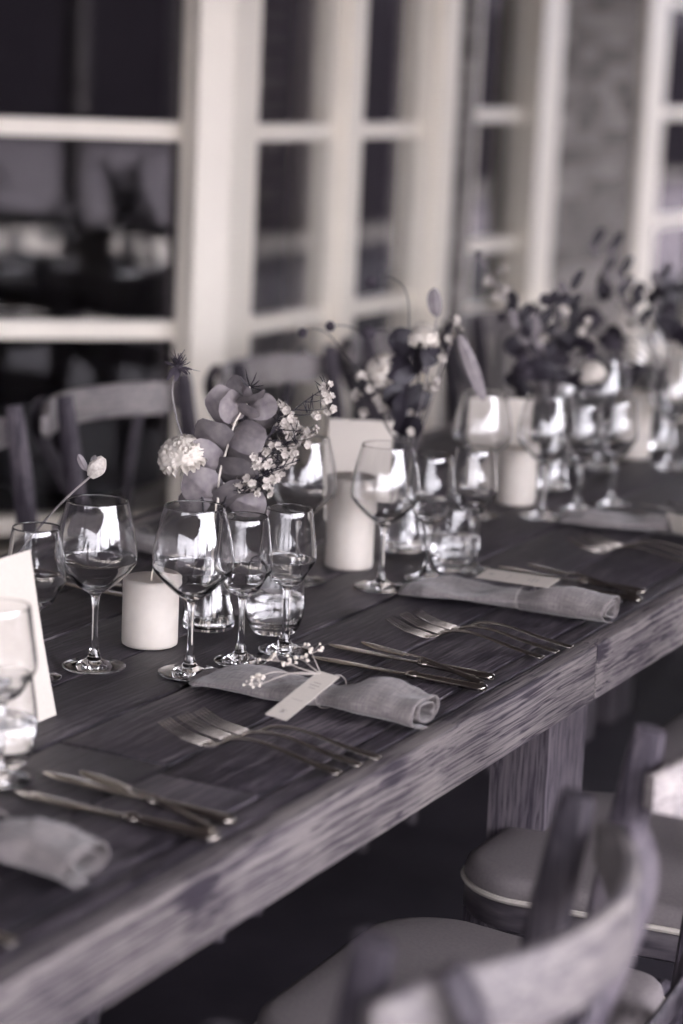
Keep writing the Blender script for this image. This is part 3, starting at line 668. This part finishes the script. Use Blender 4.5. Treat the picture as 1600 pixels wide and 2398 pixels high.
def butter_parts():
    hd = profile_strip([(.1, .004, .003, .0014), (.097, .004, .0062, .002), (.06, .0075, .0045, .0016), (.01, .012, .0028, .0018), (-.014, .0112, .0024, .0016)], 10)
    bl = profile_strip([(-.012, .0112, .0026, .0017), (-.022, .0098, .0072, .001), (-.05, .0095, .0088, .0008), (-.078, .0098, .006, .0006), (-.09, .0102, .001, .0005)], 10)
    return [(n, b.mesh(n, M['steel'], True, 55)) for n, b in (('handle', hd), ('blade', bl))]
CUT = {'fork': fork_parts(), 'knife': knife_parts(), 'butter_knife': butter_parts()}
for ps in CUT.values():
    for n, me in ps:
        bm = bmesh.new(); bm.from_mesh(me); bmesh.ops.recalc_face_normals(bm, faces=bm.faces); bm.to_mesh(me); bm.free()
def cutlery(kind, x, y, rz, label, z=0, s=1.0, rx=0, group=None):
    o = tag(empty(kind, (x, y, TOP+.0006+z)), label, kind.replace('_', ' '), group or kind.replace('_', ' ')+'s on the tables')
    o.rotation_euler = (rx, 0, rz); o.scale = (s, s, s)
    for n, me in CUT[kind]: link(n, me, o)
    return o
for tag_, yf, xs in (('beside the napkin with dried sprig', 2.06, -.13), ('beside the napkin without flowers', 2.63, -.135), ('near the napkin with square tag', 3.27, -.14), ('beyond the crumpled napkin', 1.425, -.155)):
    for k, dy, nm in ((0, -.012, 'outermost'), (1, .022, 'middle'), (2, .052, 'innermost')):
        cutlery('fork', xs+.006*k, yf+dy+.01*(k-1)*0, R(-3+2*k), '%s of three forks %s' % (nm, tag_), s=1.06)
for tag_, yk, xs in (('by the napkin with dried sprig', 2.44, -.145), ('by the napkin without flowers', 2.995, -.15), ('by the crumpled napkin', 1.803, -.143), ('by the napkin with square tag', 3.60, -.15)):
    cutlery('knife', xs, yk-.006, R(-2), 'table knife lying flat nearest its napkin, %s' % tag_)
    cutlery('knife', xs-.012, yk+.052, R(-6), 'table knife farther from its napkin, %s' % tag_)
    cutlery('butter_knife', xs+.008, yk+.028, R(-17), 'butter knife resting across two table knives %s' % tag_, z=.0055, s=1.06, rx=R(4))
# window side of the table
for k, (x, y) in enumerate(((-.73, 2.47), (-.735, 2.51))): cutlery('knife', x, y+.1, R(178+5*k), 'table knife on the window side of the table', group='window side knives')
napkin(-.76, 2.28, R(176), 'rolled linen napkin on the window side of the table', 21)
napkin(-.755, 2.83, R(182), 'rolled linen napkin on the window side before the bay post', 23)

# ------------------------------------------------------------------ flowers
HD = R(27); RT = Vector((math.cos(HD), math.sin(HD), 0)); AW = Vector((-math.sin(HD), math.cos(HD), 0))
def at(base, r, z, d=0):
    """point in a bouquet: r mm along the row of windows, z mm up from the table, d mm towards the windows"""
    return Vector((base[0], base[1], TOP))+RT*(r/1000)+AW*(d/1000)+Vector((0, 0, z/1000))
def disc_leaf(r, notch=.25, cup=.15, n=18, long=1.0):
    """round leaf in the local xz plane, base at the origin, growing along +z, facing -y"""
    mb = MB(); rings = 4
    for i in range(1, rings+1):
        for k in range(n):
            a = 2*math.pi*k/n; q = i/rings; rr = r*q*(1-notch*math.exp(-((a-math.pi)/.35)**2))*(1+.03*math.sin(3*a))
            x, z = rr*math.sin(a), r*.92*long+rr*math.cos(a)*long
            mb.v.append((x, cup*r*(q*q)*(1+.5*math.cos(2*a))+.10*r*q**3*math.sin(3*a+cup*40)+.06*r*q**3*math.sin(5*a+cup*90)+.28*abs(x)*cup*3-.0012*math.exp(-(x/(.07*r))**2), z+.05*r*q**2*math.sin(4*a+cup*60)))
    mb.v.append((0, -.001, r*.92*long)); c0 = len(mb.v)-1
    for k in range(n): mb.f.append((c0, k, (k+1) % n))
    for i in range(rings-1):
        for k in range(n): mb.f.append((i*n+k, (i+1)*n+k, (i+1)*n+(k+1) % n, i*n+(k+1) % n))
    return mb
LEAVES = {}
def leaf_mesh(mat, r, long=1.0, cup=.15, notch=.25):
    key = (mat, r, long, cup, notch)
    if key not in LEAVES: LEAVES[key] = disc_leaf(r, notch, cup, long=long).mesh('leaf', M[mat])
    return LEAVES[key]
def aim(p, tipdir, facing, twist=0):
    """matrix: local z to tipdir, local -y roughly to facing"""
    z = Vector(tipdir).normalized(); y = -(Vector(facing)-z*Vector(facing).dot(z))
    if y.length < 1e-4: y = z.orthogonal()
    y.normalize(); x = y.cross(z)
    m = Matrix((x, y, z)).transposed().to_4x4()
    return Matrix.Translation(p) @ m @ Matrix.Rotation(twist, 4, 'Z')
def put(o, parent, mat):
    o.parent = parent; o.matrix_local = parent.matrix_basis.inverted() @ mat if parent.parent is None else mat; return o
def leaf_on(parent, base_pt, centre, r, mat='euc', tilt=0, yaw=0, long=1.0, cup=.15, notch=.25):
    me = leaf_mesh(mat, round(r, 3), long, cup, notch); o = bpy.data.objects.new('leaf', me); COL.objects.link(o)
    d = centre-base_pt; d.normalize(); fac = (-AW)+Vector((0, 0, 1))*tilt+RT*yaw
    start = centre-d*r*.92*long
    return put(o, parent, aim(start, d, fac))
def stemtube(pts, r0, r1, n=7):
    sp = spline(pts, 5); k = len(sp); return MB().tube(sp, [r0+(r1-r0)*i/(k-1) for i in range(k)], n)
def local(mb, base):
    mb.v = [tuple(Vector(q)-Vector(base)) for q in mb.v]; return mb
V1 = VASES[0]; B1 = at(V1, 0, 12)
# round-leaved grey branch
eu = tag(empty('eucalyptus_branch', B1), 'branch of round grey leaves rising from the bud vase', 'foliage')
local(stemtube([at(V1, 6, 14), at(V1, 4, 100), at(V1, 5, 140), at(V1, 7, 162), at(V1, 8, 204), at(V1, 16, 237), at(V1, 24, 269), at(V1, 32, 286), at(V1, 41, 302), at(V1, 43, 322)], .0018, .0009), B1).build('stalk', M['vein'], eu)
EL = [  # (stalk r,z) (centre r,z, depth) radius tilt yaw long
    ((26, 272), (11, 290, -4), .021, .1, -.35, 1.25), ((30, 284), (23, 296, -12), .019, .0, .75, 1.2), ((36, 300), (36, 313, -10), .011, .1, -.6, 1.1), ((42, 296), (49, 303, -14), .017, -.2, .5, 1.15),
    ((42, 292), (59, 297, -4), .016, .3, -.6, 1.2), ((32, 284), (41, 288, -8), .013, .0, .3, 1.0), ((20, 268), (38, 263, -12), .021, .55, .1, 1.25), ((14, 238), (2, 249, -6), .022, .1, -.5, 1.35),
    ((14, 236), (31, 237, -10), .019, -.1, .4, 1.05), ((8, 206), (-9, 221, -10), .023, .2, -.3, 1.15), ((8, 206), (24, 207, -6), .021, -.35, .2, 1.4), ((7, 168), (-13, 187, -8), .024, .25, -.2, 1.1),
    ((7, 164), (24, 177, -4), .019, -.5, .3, 1.4), ((16, 240), (10, 232, 12), .02, .1, .2, 1.0), ((24, 269), (22, 256, 14), .018, 0, 0, 1.0), ((20, 250), (50, 246, 8), .018, .2, -.4, 1.2), ((10, 215), (44, 222, 14), .02, .3, .3, 1.1), ((36, 296), (28, 318, 6), .013, .1, .4, 1.2), ((30, 284), (62, 280, 6), .016, -.2, .2, 1.2), ((8, 190), (-24, 172, 2), .019, .3, -.4, 1.2), ((8, 180), (44, 168, 2), .02, -.3, .4, 1.3)]
for (a, b), (r_, z_, d_), rad, ti, ya, lg in EL: leaf_on(eu, at(V1, a, b), at(V1, r_, z_, d_), rad*1.12, 'euc', ti+random.uniform(-.15, .15), ya*1.3, lg, random.choice((.1, .16, .22, .3)))
# pale carnation
def ruffle_bloom(r, layers, n, mat, seed, frill=.16, open_=.55):
    rnd = random.Random(seed); mb = MB()
    for L_ in range(layers):
        q = L_/(layers-1); el = -.12+1.5*q
        rr = r*(1-.34*q); cnt = max(5, int(n*(1-.35*q)))
        for k in range(cnt):
            a = 2*math.pi*(k+rnd.random()*.5)/cnt+L_*.7; w = 2*math.pi/cnt*1.55; o = len(mb.v); nu, nv = 10, 4; rj = rnd.uniform(-.12, .12)
            for i in range(nv+1):
                t = (i/nv); rad = rr*t
                for j in range(nu+1):
                    s = j/nu-.5; aa = a+s*w*(.35+.75*t); e = el+rj
                    fr = t**2*frill*r*math.sin(j*1.75+k*2.3+L_)*.8
                    hh = rad*math.sin(e)+fr*math.cos(e); ra = rad*math.cos(e)-fr*math.sin(e)*.6+(rnd.uniform(-.045, .045)*r if i == nv else 0)
                    hh -= .12*r*t*t*(1-q)*1.2
                    mb.v.append((ra*math.cos(aa), ra*math.sin(aa), hh+.02*r*L_))
            for i in range(nv):
                for j in range(nu): mb.f.append((o+i*(nu+1)+j, o+i*(nu+1)+j+1, o+(i+1)*(nu+1)+j+1, o+(i+1)*(nu+1)+j))
    return mb
def frilled_head(r, seed):
    """dense double bloom: a dome crumpled into folded petal edges with a ragged outer row"""
    mb = ruffle_bloom(r, 3, 13, 'petal', seed); rnd = random.Random(seed); o = len(mb.v); nu, nv = 64, 22
    for i in range(nv+1):
        e = -.25+(math.pi/2+.25)*i/nv
        for j in range(nu):
            a = 2*math.pi*j/nu; d = Vector((math.cos(e)*math.cos(a), math.cos(e)*math.sin(a), math.sin(e)))
            p = d*3.1+Vector((seed*1.7, 0, 0)); w = Vector((noise.noise(p*1.1), noise.noise(p*1.1+Vector((9, 0, 0))), noise.noise(p*1.1+Vector((0, 9, 0)))))*.9
            f = 1-abs(noise.noise((p+w)*1.5))*2.1; g = 1-abs(noise.noise((p+w)*3.1+Vector((4, 4, 4))))*2
            q = r*(.70+.20*f+.10*g); mb.v.append((d.x*q, d.y*q, d.z*q*.72+.004*0))
    for i in range(nv):
        for j in range(nu): mb.f.append((o+i*nu+j, o+i*nu+(j+1) % nu, o+(i+1)*nu+(j+1) % nu, o+(i+1)*nu+j))
    return mb
def carnation(base, foot, head, up, r, label, mat='petal', seed=4, mid=None):
    o = tag(empty('carnation', base), label, 'flower')
    u = (Vector(up)).normalized(); hb = head-u*r*.95
    local(stemtube([foot]+([mid] if mid is not None else [])+[hb-u*.012, hb], .0014, .002), base).build('stalk', M['darkleaf'], o)
    b = frilled_head(r, seed).mesh('bloom', M[mat]); bo = bpy.data.objects.new('bloom', b); COL.objects.link(bo)
    put(bo, o, aim(head-u*r*.42, u, -AW))
    cal = MB().lathe([(0, -.001), (.0035, 0), (.0062, .008), (.0068, .018), (.0085, .026)], 12).mesh('calyx', M['darkleaf']); co = bpy.data.objects.new('calyx', cal); COL.objects.link(co)
    put(co, o, aim(hb-u*.008, u, -AW)); return o
carnation(B1, at(V1, -4, 14), at(V1, -44, 243, -6), -AW*.35+Vector((0, 0, 1))-RT*.25, .0335, 'pale ruffled carnation leaning out of the bud vase', mid=at(V1, -12, 168))
# dark spidery seed-flower on a bare stalk
def spidery(base, foot, pts, head, up, r, label, seed=2, mat='darkpetal'):
    rnd = random.Random(seed); o = tag(empty('spidery_flower', base), label, 'flower'); u = Vector(up).normalized()
    local(stemtube([foot]+pts+[head], .0011, .0014), base).build('stalk', M['stem'], o)
    br = MB()
    for k in range(9):
        a = k*.7+rnd.uniform(-.2, .2); drop = rnd.uniform(-.8, .15)
        dv = Vector((math.cos(a), math.sin(a), 0)); P = [Vector((0, 0, 0)), dv*r*.5+Vector((0, 0, r*.12)), dv*r*rnd.uniform(.85, 1.05)+Vector((0, 0, r*drop))]
        sd = Vector((-math.sin(a), math.cos(a), 0)); o2 = len(br.v)
        for i, t in enumerate((0, .25, .5, .75, 1)):
            p = P[0]*(1-t)**2+P[1]*2*t*(1-t)+P[2]*t*t; w = r*.42*math.sin(math.pi*(.12+.8*t))*(1+.1*rnd.random())
            for j in (-1, 0, 1): br.v.append(tuple(p+sd*w*j*.5+Vector((0, 0, -abs(j)*r*.06+.03*r*rnd.random()))))
        for i in range(4):
            for j in range(2): br.f.append((o2+i*3+j, o2+i*3+j+1, o2+i*3+j+4, o2+i*3+j+3))
    bo = bpy.data.objects.new('petals', br.mesh('petals', M[mat])); COL.objects.link(bo); put(bo, o, aim(head, u, -AW))
    sp = MB()
    for k in range(34):
        d = Vector((rnd.gauss(0, .55), rnd.gauss(0, .55), 1)).normalized(); l = r*rnd.uniform(.55, 1.15)
        sp.tube([d*r*.1, d*l*.6+Vector((0, 0, .0)), d*l+Vector((rnd.gauss(0, .1), rnd.gauss(0, .1), 0))*r], [.0007, .0006, .0003], 4)
    for k in range(5):
        a = k*1.3+.4; d = Vector((math.cos(a), math.sin(a), rnd.uniform(-.9, .1))).normalized(); sp.tube([Vector((0, 0, 0)), d*r*1.5], [.0006, .0002], 4)
    so_ = bpy.data.objects.new('stamens', sp.mesh('stamens', M[mat])); COL.objects.link(so_); put(so_, o, aim(head, u, -AW))
    cn = MB().lathe([(0, -.004), (.004, -.002), (.0055, .003), (.004, .008), (0, .01)], 10).mesh('seed_head', M[mat]); co = bpy.data.objects.new('seed_head', cn); COL.objects.link(co); put(co, o, aim(head, u, -AW)); return o
spidery(B1, at(V1, -6, 16), [at(V1, -10, 163, 4), at(V1, -46, 262, 4), at(V1, -51, 280, 4), at(V1, -57, 312, 4)], at(V1, -50, 343, 2), -AW*.25+RT*.3+Vector((0, 0, 1)), .021, 'dark spidery flower on a bare stalk above the carnation')
# fine-leaved tip showing above the round leaves
fl = tag(empty('needle_leaf_stalk', B1), 'needle-leaved tip poking up behind the round grey leaves', 'foliage')
local(stemtube([at(V1, 2, 16, 6), at(V1, 14, 165, 10), at(V1, 40, 300, 12), at(V1, 44, 322, 8)], .001, .0007), B1).build('stalk', M['darkleaf'], fl)
nm = MB()
for dr, dz in ((-14, 14), (-6, 24), (8, 20), (18, 4), (-9, 6), (24, -6), (-2, 10), (12, 10)): nm.tube([at(V1, 43, 320, 8), at(V1, 43+dr*.6, 320+dz*.5, 5), at(V1, 43+dr, 320+dz, 4)], [.0008, .0009, .0003], 5)
local(nm, B1).build('needles', M['darkleaf'], fl)
# wax flower sprays
fm = MB()
for k in range(5):
    a = k*2*math.pi/5; o_ = len(fm.v); c_ = Vector((math.cos(a), math.sin(a), 0))*.0033
    for j in range(8):
        b = j*math.pi/4; fm.v.append((c_.x+.0025*math.cos(b), c_.y+.0025*math.sin(b), .0012+.0009*math.cos(b-a)))
    fm.v.append((c_.x, c_.y, .0004)); fm.f += [(o_+8, o_+j, o_+(j+1) % 8) for j in range(8)]
fm.lathe([(0, -.004), (.0014, -.0032), (.0024, 0), (.0022, .0012), (.0012, .0004), (0, .0001)], 8)
FLO = fm.mesh('flower_head', M['waxpetal'])
def wax_spray(base, foot, joints, clusters, label, rad=.0052, per=5, seed=1, lm='darkleaf', sc=1.0):
    rnd = random.Random(seed); o = tag(empty('wax_flower_spray', base), label, 'flower'); st = MB()
    trunk = [foot]+joints; sp = spline(trunk, 5); st.tube(sp, [.0013-.0007*i/len(sp) for i in range(len(sp))], 6)
    nd = MB()
    for c_ in clusters:
        jn = min(sp[5:], key=lambda q: (q-c_).length+(.03 if q.z > c_.z else 0)); mid = (jn+c_)/2+Vector((0, 0, -.004)); st.tube(bez(jn, mid, c_, 4), [.0008, .0007, .0006, .0005, .0004], 5)
        for k in range(per):
            d = Vector((rnd.gauss(0, 1), rnd.gauss(0, 1), rnd.gauss(0, 1))).normalized(); p = c_+d*rad*rnd.uniform(.6, 1.3)
            f = bpy.data.objects.new('flower_head', FLO); COL.objects.link(f); m = aim(p, -(AW*.7)+d*.9+Vector((0, 0, .3)), Vector((0, 0, 1))); s = sc*rnd.uniform(.75, 1.1); m = m @ Matrix.Diagonal((s, s, s, 1)); put(f, o, m)
            st.tube([c_-Vector((0, 0, .004)), p], .0004, 4)
        for k in range(3):
            d = Vector((rnd.gauss(0, .6), rnd.gauss(0, .6), .5+rnd.random())).normalized(); q = jn.lerp(c_, rnd.uniform(.3, .9)); nd.tube([q, q+d*.008, q+d*.016], [.0006, .0008, .0002], 4)
    local(st, base).build('stalk', M['darkleaf'], o); local(nd, base).build('needles', M[lm], o); return o
a1 = lambda l, d=0: [at(V1, r_, z_, d+random.uniform(-10, 10)) for r_, z_ in l]
wax_spray(B1, at(V1, 8, 15), [at(V1, 12, 164), at(V1, 50, 225), at(V1, 78, 269), at(V1, 108, 300), at(V1, 136, 322)], a1([(142, 329), (143, 310), (131, 290), (147, 298), (127, 270), (117, 251), (122, 258), (140, 318)]), 'spray of tiny wax flowers reaching away from the carnation', seed=3)
wax_spray(B1, at(V1, 9, 15, 3), [at(V1, 13, 164, 3), at(V1, 45, 215), at(V1, 72, 262), at(V1, 86, 300)], a1([(87, 299), (90, 283), (98, 286), (89, 270), (94, 292), (84, 276), (100, 276)]), 'upright spray of wax flowers behind the round grey leaves', seed=5)
wax_spray(B1, at(V1, 10, 15, -3), [at(V1, 14, 164, -3), at(V1, 40, 190, -8), at(V1, 66, 208, -8), at(V1, 96, 222, -8)], a1([(51, 247), (54, 234), (69, 225), (74, 216), (78, 196), (70, 187), (54, 186), (49, 204), (36, 202), (32, 190), (62, 212), (66, 200), (80, 208), (58, 222), (44, 192)], -8), 'drooping cluster of wax flowers over the slim wine glasses', seed=7)
wax_spray(B1, at(V1, 9, 15, 6), [at(V1, 16, 164, 6), at(V1, 60, 220, 10), at(V1, 92, 250, 14), at(V1, 112, 268, 12)], a1([(104, 240), (96, 258), (110, 262), (88, 236), (76, 246), (100, 226), (66, 236), (90, 214)], 10), 'spray of wax flowers half hidden between the drooping and reaching ones', seed=17)
nt_ = MB()
for k in range(9): nt_.tube([at(V1, 66+5*k, 211+2.2*k, -10), at(V1, 72+5*k, 213+3*k+(5 if k % 2 else -3), -12)], [.0008, .0003], 4)
nt_.tube([at(V1, 50, 206, -8), at(V1, 112, 231, -11)], .0007, 5)
o = local(nt_, B1).build('needle_twig', M['darkleaf']); o.location = B1; tag(o, 'dark needle twig pointing out of the drooping wax flowers', 'twig')

# second bouquet, behind the tall candle
V2 = VASES[1]; B2 = at(V2, 0, 12)
bl = tag(empty('round_leaf_branch', B2), 'branch of dark round leaves behind the tall candle', 'foliage')
local(stemtube([at(V2, 0, 14), at(V2, -3, 130), at(V2, -5, 215), at(V2, 0, 290), at(V2, 8, 325)], .0018, .001), B2).build('stalk', M['darkleaf'], bl)
for (a, b), (r_, z_, d_), rad, ti, ya, lg in [((4, 318), (-14, 322, 0), .022, 0, 0, 1.1), ((-2, 290), (-15, 283, -6), .024, .2, -.3, 1.1), ((6, 322), (18, 312, -4), .024, 0, .5, 1.1), ((0, 300), (2, 300, -10), .026, 0, .1, 1), ((-5, 215), (-8, 217, -10), .032, .1, .5, 1.35), ((-5, 240), (-18, 240, -6), .022, 0, -.2, 1.1), ((-4, 200), (10, 236, 4), .02, .4, .2, 1.2), ((-4, 180), (0, 190, -6), .02, .1, 0, 1.2)]:
    leaf_on(bl, at(V2, a, b), at(V2, r_, z_, d_), rad, 'darkleaf', ti, ya, lg)
def bob(base, foot, pts, r, label, mat='darkpetal'):
    o = tag(empty('button_flower', base), label, 'flower', 'button flowers on wiry stalks'); sp = spline([foot]+pts, 6)
    local(MB().tube(sp, [.001-.0004*i/len(sp) for i in range(len(sp))], 5), base).build('stalk', M['darkleaf'], o)
    mb = MB(); rnd = random.Random(len(COL.objects))
    for k in range(40):
        d = Vector((rnd.gauss(0, 1), rnd.gauss(0, 1), rnd.gauss(0, 1))).normalized(); q = pts[-1]+d*r*.62; mb.lathe([(0, -r*.4), (r*.3, -r*.2), (r*.36, 0), (r*.2, r*.3), (0, r*.4)], 6, cx=q.x, cy=q.y, z=q.z)
    local(mb, base).build('button', M[mat], o)
f2 = at(V2, 2, 16)
bob(B2, f2, [at(V2, -2, 130), at(V2, -8, 250), at(V2, -10, 380, 5), at(V2, -36, 418), at(V2, -68, 410)], .010, 'dark button flower on the tallest arching wiry stalk')
bob(B2, f2, [at(V2, -6, 130), at(V2, -60, 240), at(V2, -120, 320), at(V2, -150, 336), at(V2, -168, 329)], .0085, 'dark button flower reaching farthest over the wax flowers')
bob(B2, f2, [at(V2, -6, 130), at(V2, -40, 260), at(V2, -75, 325), at(V2, -100, 342), at(V2, -127, 341)], .0085, 'dark button flower in front of the window mullion')
bob(B2, f2, [at(V2, -2, 130), at(V2, -4, 250), at(V2, -30, 330), at(V2, -69, 333)], .012, 'larger dark button flower beside the round leaves')
a2 = lambda l, d=0: [at(V2, r_, z_, d+random.uniform(-10, 10)) for r_, z_ in l]
carnation(B2, at(V2, -2, 16), at(V2, -48, 288, 12), -AW*.5+Vector((0, 0, 1))-RT*.5, .031, 'pale ruffled carnation of the second bouquet', seed=9, mid=at(V2, -6, 140))
carnation(B2, at(V2, 2, 16), at(V2, 14, 340, 10), Vector((0, 0, 1))-AW*.2, .027, 'pale bloom topping the dark round leaves', seed=12, mid=at(V2, 2, 140))
wax_spray(B2, at(V2, -4, 15), [at(V2, -6, 140), at(V2, -40, 200), at(V2, -62, 262)], a2([(-75, 267), (-56, 257), (-51, 236), (-71, 212), (-64, 246), (-44, 222), (-80, 236)]), 'wax flower spray drooping behind the white card', seed=13, sc=1.2)
wax_spray(B2, at(V2, 4, 15), [at(V2, 6, 140), at(V2, 30, 240), at(V2, 54, 330), at(V2, 58, 364)], a2([(60, 362), (56, 330), (28, 254), (40, 262), (46, 300), (3, 190), (66, 345)]), 'wax flower spray rising beside the dark round leaves', seed=15, sc=1.2)
pk = tag(empty('leafy_twig', B2), 'slim twig ending in one pointed grey leaf', 'foliage')
local(stemtube([at(V2, 2, 16), at(V2, 4, 140), at(V2, 26, 290), at(V2, 33, 362)], .0011, .0007), B2).build('stalk', M['midleaf'], pk)
leaf_on(pk, at(V2, 33, 360), at(V2, 29, 384), .011, 'midleaf', 0, 0, 2.0, .1, 0)
leaf_on(pk, at(V2, 22, 270), at(V2, 16, 292), .009, 'midleaf', 0, 0, 2.0, .1, 0)
ar = tag(empty('leaf_blade', B2), 'long dark blade leaning out behind the second bouquet', 'foliage')
local(MB().tube(spline([at(V2, 3, 16), at(V2, 10, 140, 10), at(V2, 66, 350, 20), at(V2, 100, 235, 20)][:3]), .001, 5), B2).build('stalk', M['midleaf'], ar)
leaf_on(ar, at(V2, 66, 345, 20), at(V2, 92, 285, 20), .011, 'midleaf', 0, 0, 5.0, .05, 0)

# far bouquets
def bouquet(V, items, kind_label, grp, seed):
    rnd = random.Random(seed); B = at(V, 0, 12)
    for k, (r_, z_, sz, what) in enumerate(items):
        p = at(V, r_, z_, rnd.uniform(-20, 20)); foot = at(V, rnd.uniform(-5, 5), 16); neck = at(V, rnd.uniform(-6, 6), 138); mid = neck.lerp(p, .55)+Vector((0, 0, .02))
        if what == 'leaf':
            o = tag(empty('dark_leaf_stalk', B), 'dark leafy stalk %s' % kind_label, 'foliage', grp); local(stemtube([foot, neck, mid, p], .0014, .0008), B).build('stalk', M['darkleaf'], o)
            for j in range(4):
                q = p+RT*rnd.gauss(0, sz*.7)+AW*rnd.gauss(0, sz*.6)+Vector((0, 0, rnd.gauss(0, sz*.6))); leaf_on(o, p, q, round(sz*rnd.uniform(.5, .9), 3), 'darkleaf', rnd.uniform(-.3, .5), rnd.uniform(-.5, .5), rnd.choice((1.0, 1.5)))
        elif what == 'blade':
            o = tag(empty('pointed_leaf_twig', B), 'pointed-leaf twig %s' % kind_label, 'foliage', grp); local(stemtube([foot, neck, mid, p], .0012, .0006), B).build('stalk', M['midleaf'], o)
            for j in range(5):
                q = neck.lerp(p, .62+.095*j); leaf_on(o, q, q+RT*(.010*(-1)**j)+Vector((0, 0, .02)), .0085, 'midleaf' if j % 2 else 'darkleaf', 0, rnd.uniform(-.4, .4), 2.2, .1, 0)
        elif what == 'rose': carnation(B, foot, p, -AW*.5+Vector((0, 0, 1))+RT*rnd.uniform(-.4, .4), sz, 'dark ruffled bloom %s' % kind_label, 'darkpetal', k+30, neck)['group'] = grp
        elif what == 'pale': carnation(B, foot, p, -AW*.5+Vector((0, 0, 1))+RT*rnd.uniform(-.4, .4), sz, 'pale ruffled bloom %s' % kind_label, 'petal', k+30, neck)['group'] = grp
        elif what == 'wax': wax_spray(B, foot, [neck, mid, p], [p+RT*rnd.gauss(0, .022)+Vector((0, 0, rnd.gauss(0, .022))) for _ in range(6)], 'wax flower spray %s' % kind_label, seed=k, sc=1.3)['group'] = grp
        elif what == 'spider': spidery(B, foot, [neck, mid], p, Vector((0, 0, 1))-AW*.3, sz, 'dark spidery flower %s' % kind_label, k)['group'] = grp
bouquet(VASES[2], [(-150, 410, .010, 'spider'), (-110, 370, .01, 'wax'), (-48, 219, .026, 'rose'), (-14, 212, .024, 'leaf'), (-35, 258, .026, 'leaf'), (-72, 292, .014, 'blade'), (-34, 288, .015, 'blade'), (-10, 331, .013, 'leaf'), (18, 352, .016, 'blade'), (13, 295, .014, 'blade'), (40, 192, .022, 'leaf'), (20, 285, .01, 'wax'), (52, 250, .02, 'spider'), (-60, 240, .022, 'spider'), (60, 222, .026, 'pale'), (-80, 330, .013, 'leaf'), (-100, 300, .012, 'spider'), (30, 250, .024, 'leaf'), (-55, 190, .02, 'leaf'), (5, 245, .022, 'rose')], 'in the bouquet beyond the second short candle', 'stalks of the third bouquet', 41)
bouquet(VASES[3], [(-160, 395, .014, 'blade'), (-122, 388, .014, 'blade'), (-140, 320, .018, 'leaf'), (-160, 262, .028, 'rose'), (-135, 236, .03, 'leaf'), (-108, 220, .026, 'rose'), (-70, 150, .018, 'leaf'), (-43, 300, .02, 'leaf'), (-20, 330, .016, 'blade'), (-60, 260, .01, 'wax'), (0, 280, .022, 'spider'), (30, 310, .014, 'leaf'), (-90, 300, .02, 'blade'), (20, 240, .024, 'leaf'), (-144, 162, .022, 'leaf')], 'in the farthest bouquet', 'stalks of the farthest bouquet', 43)
# vase behind the leaning card: one bud and dark strap leaves
V5 = VASES[4]; B5 = at(V5, 0, 12)
bd = tag(empty('flower_bud', B5), 'single closed bud on a long slanting stalk', 'flower')
bp = Vector((-.545, 2.345, .972))
st = spline([at(V5, 2, 16), at(V5, 6, 135), Vector((-.53, 2.10, .878)), Vector((-.543, 2.27, .945)), bp]); local(MB().tube(st, .0015, 6), B5).build('stalk', M['stem'], bd)
bm_ = MB()
for k in range(6):
    a = k*math.pi/3; o2 = len(bm_.v)
    for i in range(7):
        t = i/6; rr = .009*math.sin(math.pi*(.08+.86*t))+.0006*k; 
        for j in (-1, 0, 1): bm_.v.append((rr*math.cos(a+j*.62+t*.8), rr*math.sin(a+j*.62+t*.8), .03*t))
    for i in range(6):
        for j in range(2): bm_.f.append((o2+i*3+j, o2+i*3+j+1, o2+i*3+j+4, o2+i*3+j+3))
o = bpy.data.objects.new('bud', bm_.mesh('bud', M['waxpetal'])); COL.objects.link(o); put(o, bd, aim(bp, Vector((.12, .1, .25)), -AW))
for d, r_ in (((-.5, -.1, .8), .005), ((.2, .0, .9), .004)): leaf_on(bd, bp, bp+Vector(d).normalized()*.02, r_, 'midleaf', 0, 0, 2.4, .1, 0)
dl = tag(empty('strap_leaf_stalk', B5), 'dark strap leaves behind the leaning menu card', 'foliage')
local(stemtube([at(V5, -2, 16), at(V5, 0, 140), at(V5, 10, 190)], .0016, .001), B5).build('stalk', M['darkleaf'], dl)
for dx, dz in ((-30, 60), (-5, 90), (25, 70), (40, 40), (10, 110)): leaf_on(dl, at(V5, 2, 150), at(V5, 2+dx, 150+dz), .011, 'darkleaf', 0, .2, 3.6, .1, 0)
# posy tied to the struts of one chair
PX = Vector((.352, 2.20, .56)); ps = tag(empty('chair_posy', PX), 'small posy of pale flowers tied to crossed chair struts', 'posy')
rnd = random.Random(5); pm = MB()
for k in range(7):
    d = Vector((rnd.uniform(.0, .03), rnd.gauss(0, .022), rnd.uniform(-.11, -.02))); pm.tube(bez((0, 0, 0), d*.5+Vector((.01, 0, 0)), d, 4), [.0014, .0012, .001, .0008, .0006], 5)
    f = bpy.data.objects.new('bloom', ruffle_bloom(.017 if k < 4 else .012, 4, 8, 'petal', k+50).mesh('bloom', M['petal' if k % 3 else 'waxpetal'])); COL.objects.link(f); f.parent = ps; f.matrix_local = aim(d*.8+Vector((.012, 0, .0)), Vector((1, rnd.gauss(0, .5), rnd.gauss(0, .5))), Vector((0, 0, 1)))
    l = link('leaf', leaf_mesh('midleaf', .012, 1.8, .12, .1), ps); l.matrix_local = aim(Vector((.004, rnd.gauss(0, .015), -.02*k*.5)), Vector((.4, rnd.gauss(0, .7), -.6)), Vector((1, 0, .3)))
pm.build('stalk', M['stem'], ps)
MB().tube([(.0, .016*math.cos(a), .018*math.sin(a)) for a in [k*.45 for k in range(15)]], .002, 6).build('ribbon', M['card'], ps)
